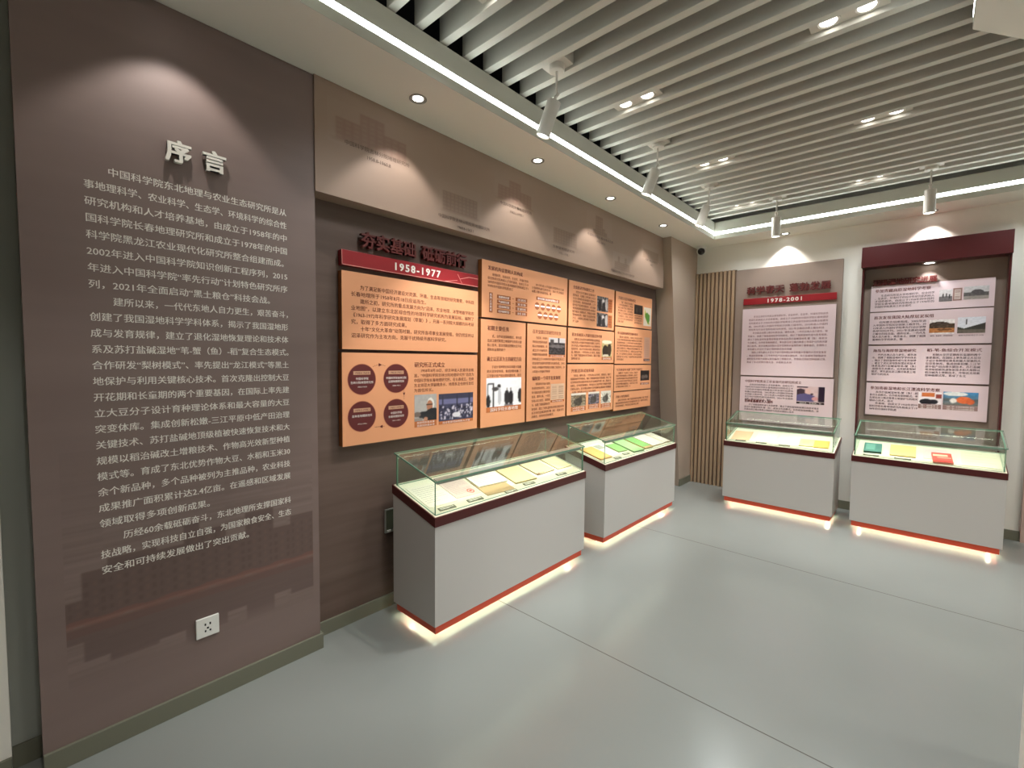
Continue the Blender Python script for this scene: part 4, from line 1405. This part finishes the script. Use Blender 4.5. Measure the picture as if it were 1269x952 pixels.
# case 1
doc(C1, 'letter', 'white handwritten letter at the near end of the nearest case', 'document', 1.592, 0.205, 0.195, 0.235, -1, 0.002, (228, 222, 204), lines=9, ink=(150, 142, 138), seed=2)
doc(C1, 'stamped_document', 'pinkish page with a round red stamp in the nearest case', 'document', 1.795, 0.205, 0.185, 0.205, -2, 0.002, (212, 190, 180), lines=12, ink=(168, 136, 138), blocks=(('stamp', 0.60, 0.08, 0.86, 0.32, (206, 84, 66)),), seed=3)
doc(C1, 'envelope', 'tan envelope partly under the handwritten booklet in the nearest case', 'envelope', 2.012, 0.128, 0.232, 0.17, -3, 0.003, (186, 156, 112))
doc(C1, 'booklet', 'white booklet of dense handwriting lying on a tan envelope', 'booklet', 2.030, 0.222, 0.245, 0.170, -3, 0.008, (236, 230, 214), base=0.0035, lines=9, ink=(128, 112, 122), seed=4)
doc(C1, 'booklet', 'plain cream booklet with curling lower edge beside the handwritten booklet', 'booklet', 2.285, 0.185, 0.205, 0.215, -3, 0.009, (222, 204, 150), edge=(176, 152, 104))
doc(C1, 'booklet', 'cream booklet with a torn brown corner in the nearest case', 'booklet', 2.525, 0.203, 0.195, 0.190, 2, 0.008, (224, 208, 164), edge=(150, 112, 76), blocks=(('torn_corner', 0.0, 0.0, 0.14, 0.09, (122, 82, 54)), ('stain', 0.14, 0.03, 0.42, 0.08, (186, 140, 104))))
doc(C1, 'booklet', 'pale cream booklet at the far end of the nearest case', 'booklet', 2.750, 0.203, 0.168, 0.190, 0, 0.006, (228, 216, 170), edge=(176, 158, 116))
for u, w_, lb in ((1.581, 0.110, 'below the white handwritten letter'), (1.790, 0.112, 'below the stamped page'), (2.075, 0.100, 'overlapping the tan envelope edge'), (2.272, 0.100, 'below the plain cream booklet'), (2.627, 0.10, 'near the far end of the nearest case')):
    card(C1, 'small grey caption card ' + lb, u, 0.026 if u == 2.075 else 0.049, w_)
# case 2
doc(C2, 'booklet', 'orange tan booklet at the near end of the green files case', 'booklet', 3.280, 0.175, 0.175, 0.215, -1, 0.010, (226, 178, 106), edge=(196, 150, 88))
doc(C2, 'printed_sheet', 'white sheet with a grey picture behind the orange tan booklet', 'document', 3.455, 0.215, 0.150, 0.22, 0, 0.002, (236, 234, 220), blocks=(('grey_picture', 0.15, 0.52, 0.85, 0.86, (172, 170, 158)),), lines=0)
doc(C2, 'booklet', 'short bright green booklet in the left wall case by the pillar', 'booklet', 3.612, 0.172, 0.140, 0.145, -4, 0.012, (134, 180, 104), edge=(170, 176, 130))
doc(C2, 'notebook', 'long pale green notebook in the middle of the left wall case', 'notebook', 3.795, 0.158, 0.175, 0.248, -5, 0.014, (166, 208, 142), edge=(120, 146, 100))
doc(C2, 'file_folder', 'file with a bright green spine band and tan lower corner', 'folder', 4.000, 0.160, 0.150, 0.240, -2, 0.012, (132, 186, 104), edge=(190, 160, 108), blocks=(('tan_corner', 0.0, 0.0, 1.0, 0.12, (206, 168, 110)),))
doc(C2, 'file_folder', 'white page file with tan edge next to the green band file', 'folder', 4.205, 0.165, 0.230, 0.240, -1, 0.012, (232, 226, 214), edge=(196, 164, 112), lines=8, ink=(200, 192, 182), seed=5)
doc(C2, 'file_folder', 'tan striped white file at the pillar end of its case', 'folder', 4.402, 0.165, 0.155, 0.232, -3, 0.012, (230, 222, 206), edge=(190, 160, 112), blocks=(('tan_stripe', 0.05, 0.05, 0.16, 0.98, (196, 170, 132)),))
for u, v, lb in ((3.409, 0.040, 'beside the orange tan booklet'), (3.590, 0.062, 'below the short green booklet')):
    card(C2, 'small grey caption card ' + lb, u, v, 0.09, 0.028)
# case 3
doc(C3, 'letter', 'peach coloured sheet at the left end of the case before the taupe board', 'document', -1.440, 0.180, 0.175, 0.235, 4, 0.002, (226, 182, 146))
doc(C3, 'letter', 'pale cream sheet next to the peach sheet', 'document', -1.215, 0.185, 0.185, 0.235, 1, 0.002, (242, 236, 214), lines=6, ink=(222, 212, 190), seed=7)
doc(C3, 'letter', 'pale cream sheet in the middle of the case before the taupe board', 'document', -1.010, 0.185, 0.180, 0.235, 1, 0.002, (240, 234, 208), lines=6, ink=(220, 210, 186), seed=8)
ob = thing('open_booklet', C3.deck(-0.79, 0.160, DH), 'open booklet with one cream and one yellow page', 'booklet', 'documents laid out in the display cases')
for nm, cu, cc in (('cream_page', -0.852, (222, 206, 150)), ('yellow_page', -0.732, (222, 184, 92))):
    MB().hexa(*sheet_quad(C3, cu, 0.160, 0.118, 0.165, 4, DH + 0.0002, DH + 0.010)).build(nm, pm(*cc), ob)
mb = MB()
for k in range(5):
    mb.add(sub(C3, -0.852, 0.160, 4, 0.118, 0.165, 0.2, 0.3 + 0.1 * k, 0.7, 0.33 + 0.1 * k, DH + 0.0104), [(0, 1, 2, 3)])
mb.build('page_print', pm(206, 176, 120), ob, flip=False)
for u, lb in ((-1.418, 'below the peach sheet'), (-1.225, 'below the first cream sheet'), (-1.020, 'below the middle cream sheet')):
    card(C3, 'small grey caption card ' + lb, u, 0.042, 0.095, 0.022, 1)
# case 4
doc(C4, 'book', 'small teal hardcover book at the left end of the last case', 'book', -0.351, 0.185, 0.125, 0.190, 2, 0.020, (78, 128, 118), edge=(52, 80, 74), blocks=(('light_panel', 0.10, 0.20, 0.62, 0.90, (104, 156, 142)), ('dark_band', 0.70, 0.35, 0.92, 0.9, (74, 122, 112))))
doc(C4, 'folder', 'yellow paper folder with a curled corner beside the teal book', 'folder', -0.145, 0.205, 0.172, 0.235, 1, 0.010, (224, 200, 130), edge=(190, 158, 88))
doc(C4, 'leaflet', 'pale pink leaflet partly under the red book', 'document', 0.065, 0.222, 0.155, 0.215, 3, 0.002, (222, 202, 198), lines=7, ink=(190, 164, 160), seed=9)
doc(C4, 'book', 'red and cream book lying on the pink leaflet', 'book', 0.106, 0.129, 0.122, 0.193, 4, 0.014, (216, 80, 70), base=0.0022, edge=(226, 150, 130), blocks=(('cream_swash', 0.05, 0.62, 0.80, 0.82, (238, 190, 164)), ('cream_band', 0.25, 0.44, 0.95, 0.54, (232, 150, 132)), ('lower_band', 0.1, 0.1, 0.9, 0.18, (190, 52, 50))))
doc(C4, 'letter', 'large cream sheet at the right end of the last case', 'document', 0.333, 0.205, 0.225, 0.290, 0, 0.002, (222, 216, 188), lines=4, ink=(176, 168, 140), seed=10)
for u, lb in ((-0.353, 'below the teal book'), (-0.140, 'below the yellow folder')):
    card(C4, 'small grey caption card ' + lb, u, 0.045, 0.11, 0.024, 1)

bpy.data.objects.remove(_to)
bpy.data.curves.remove(_tc)
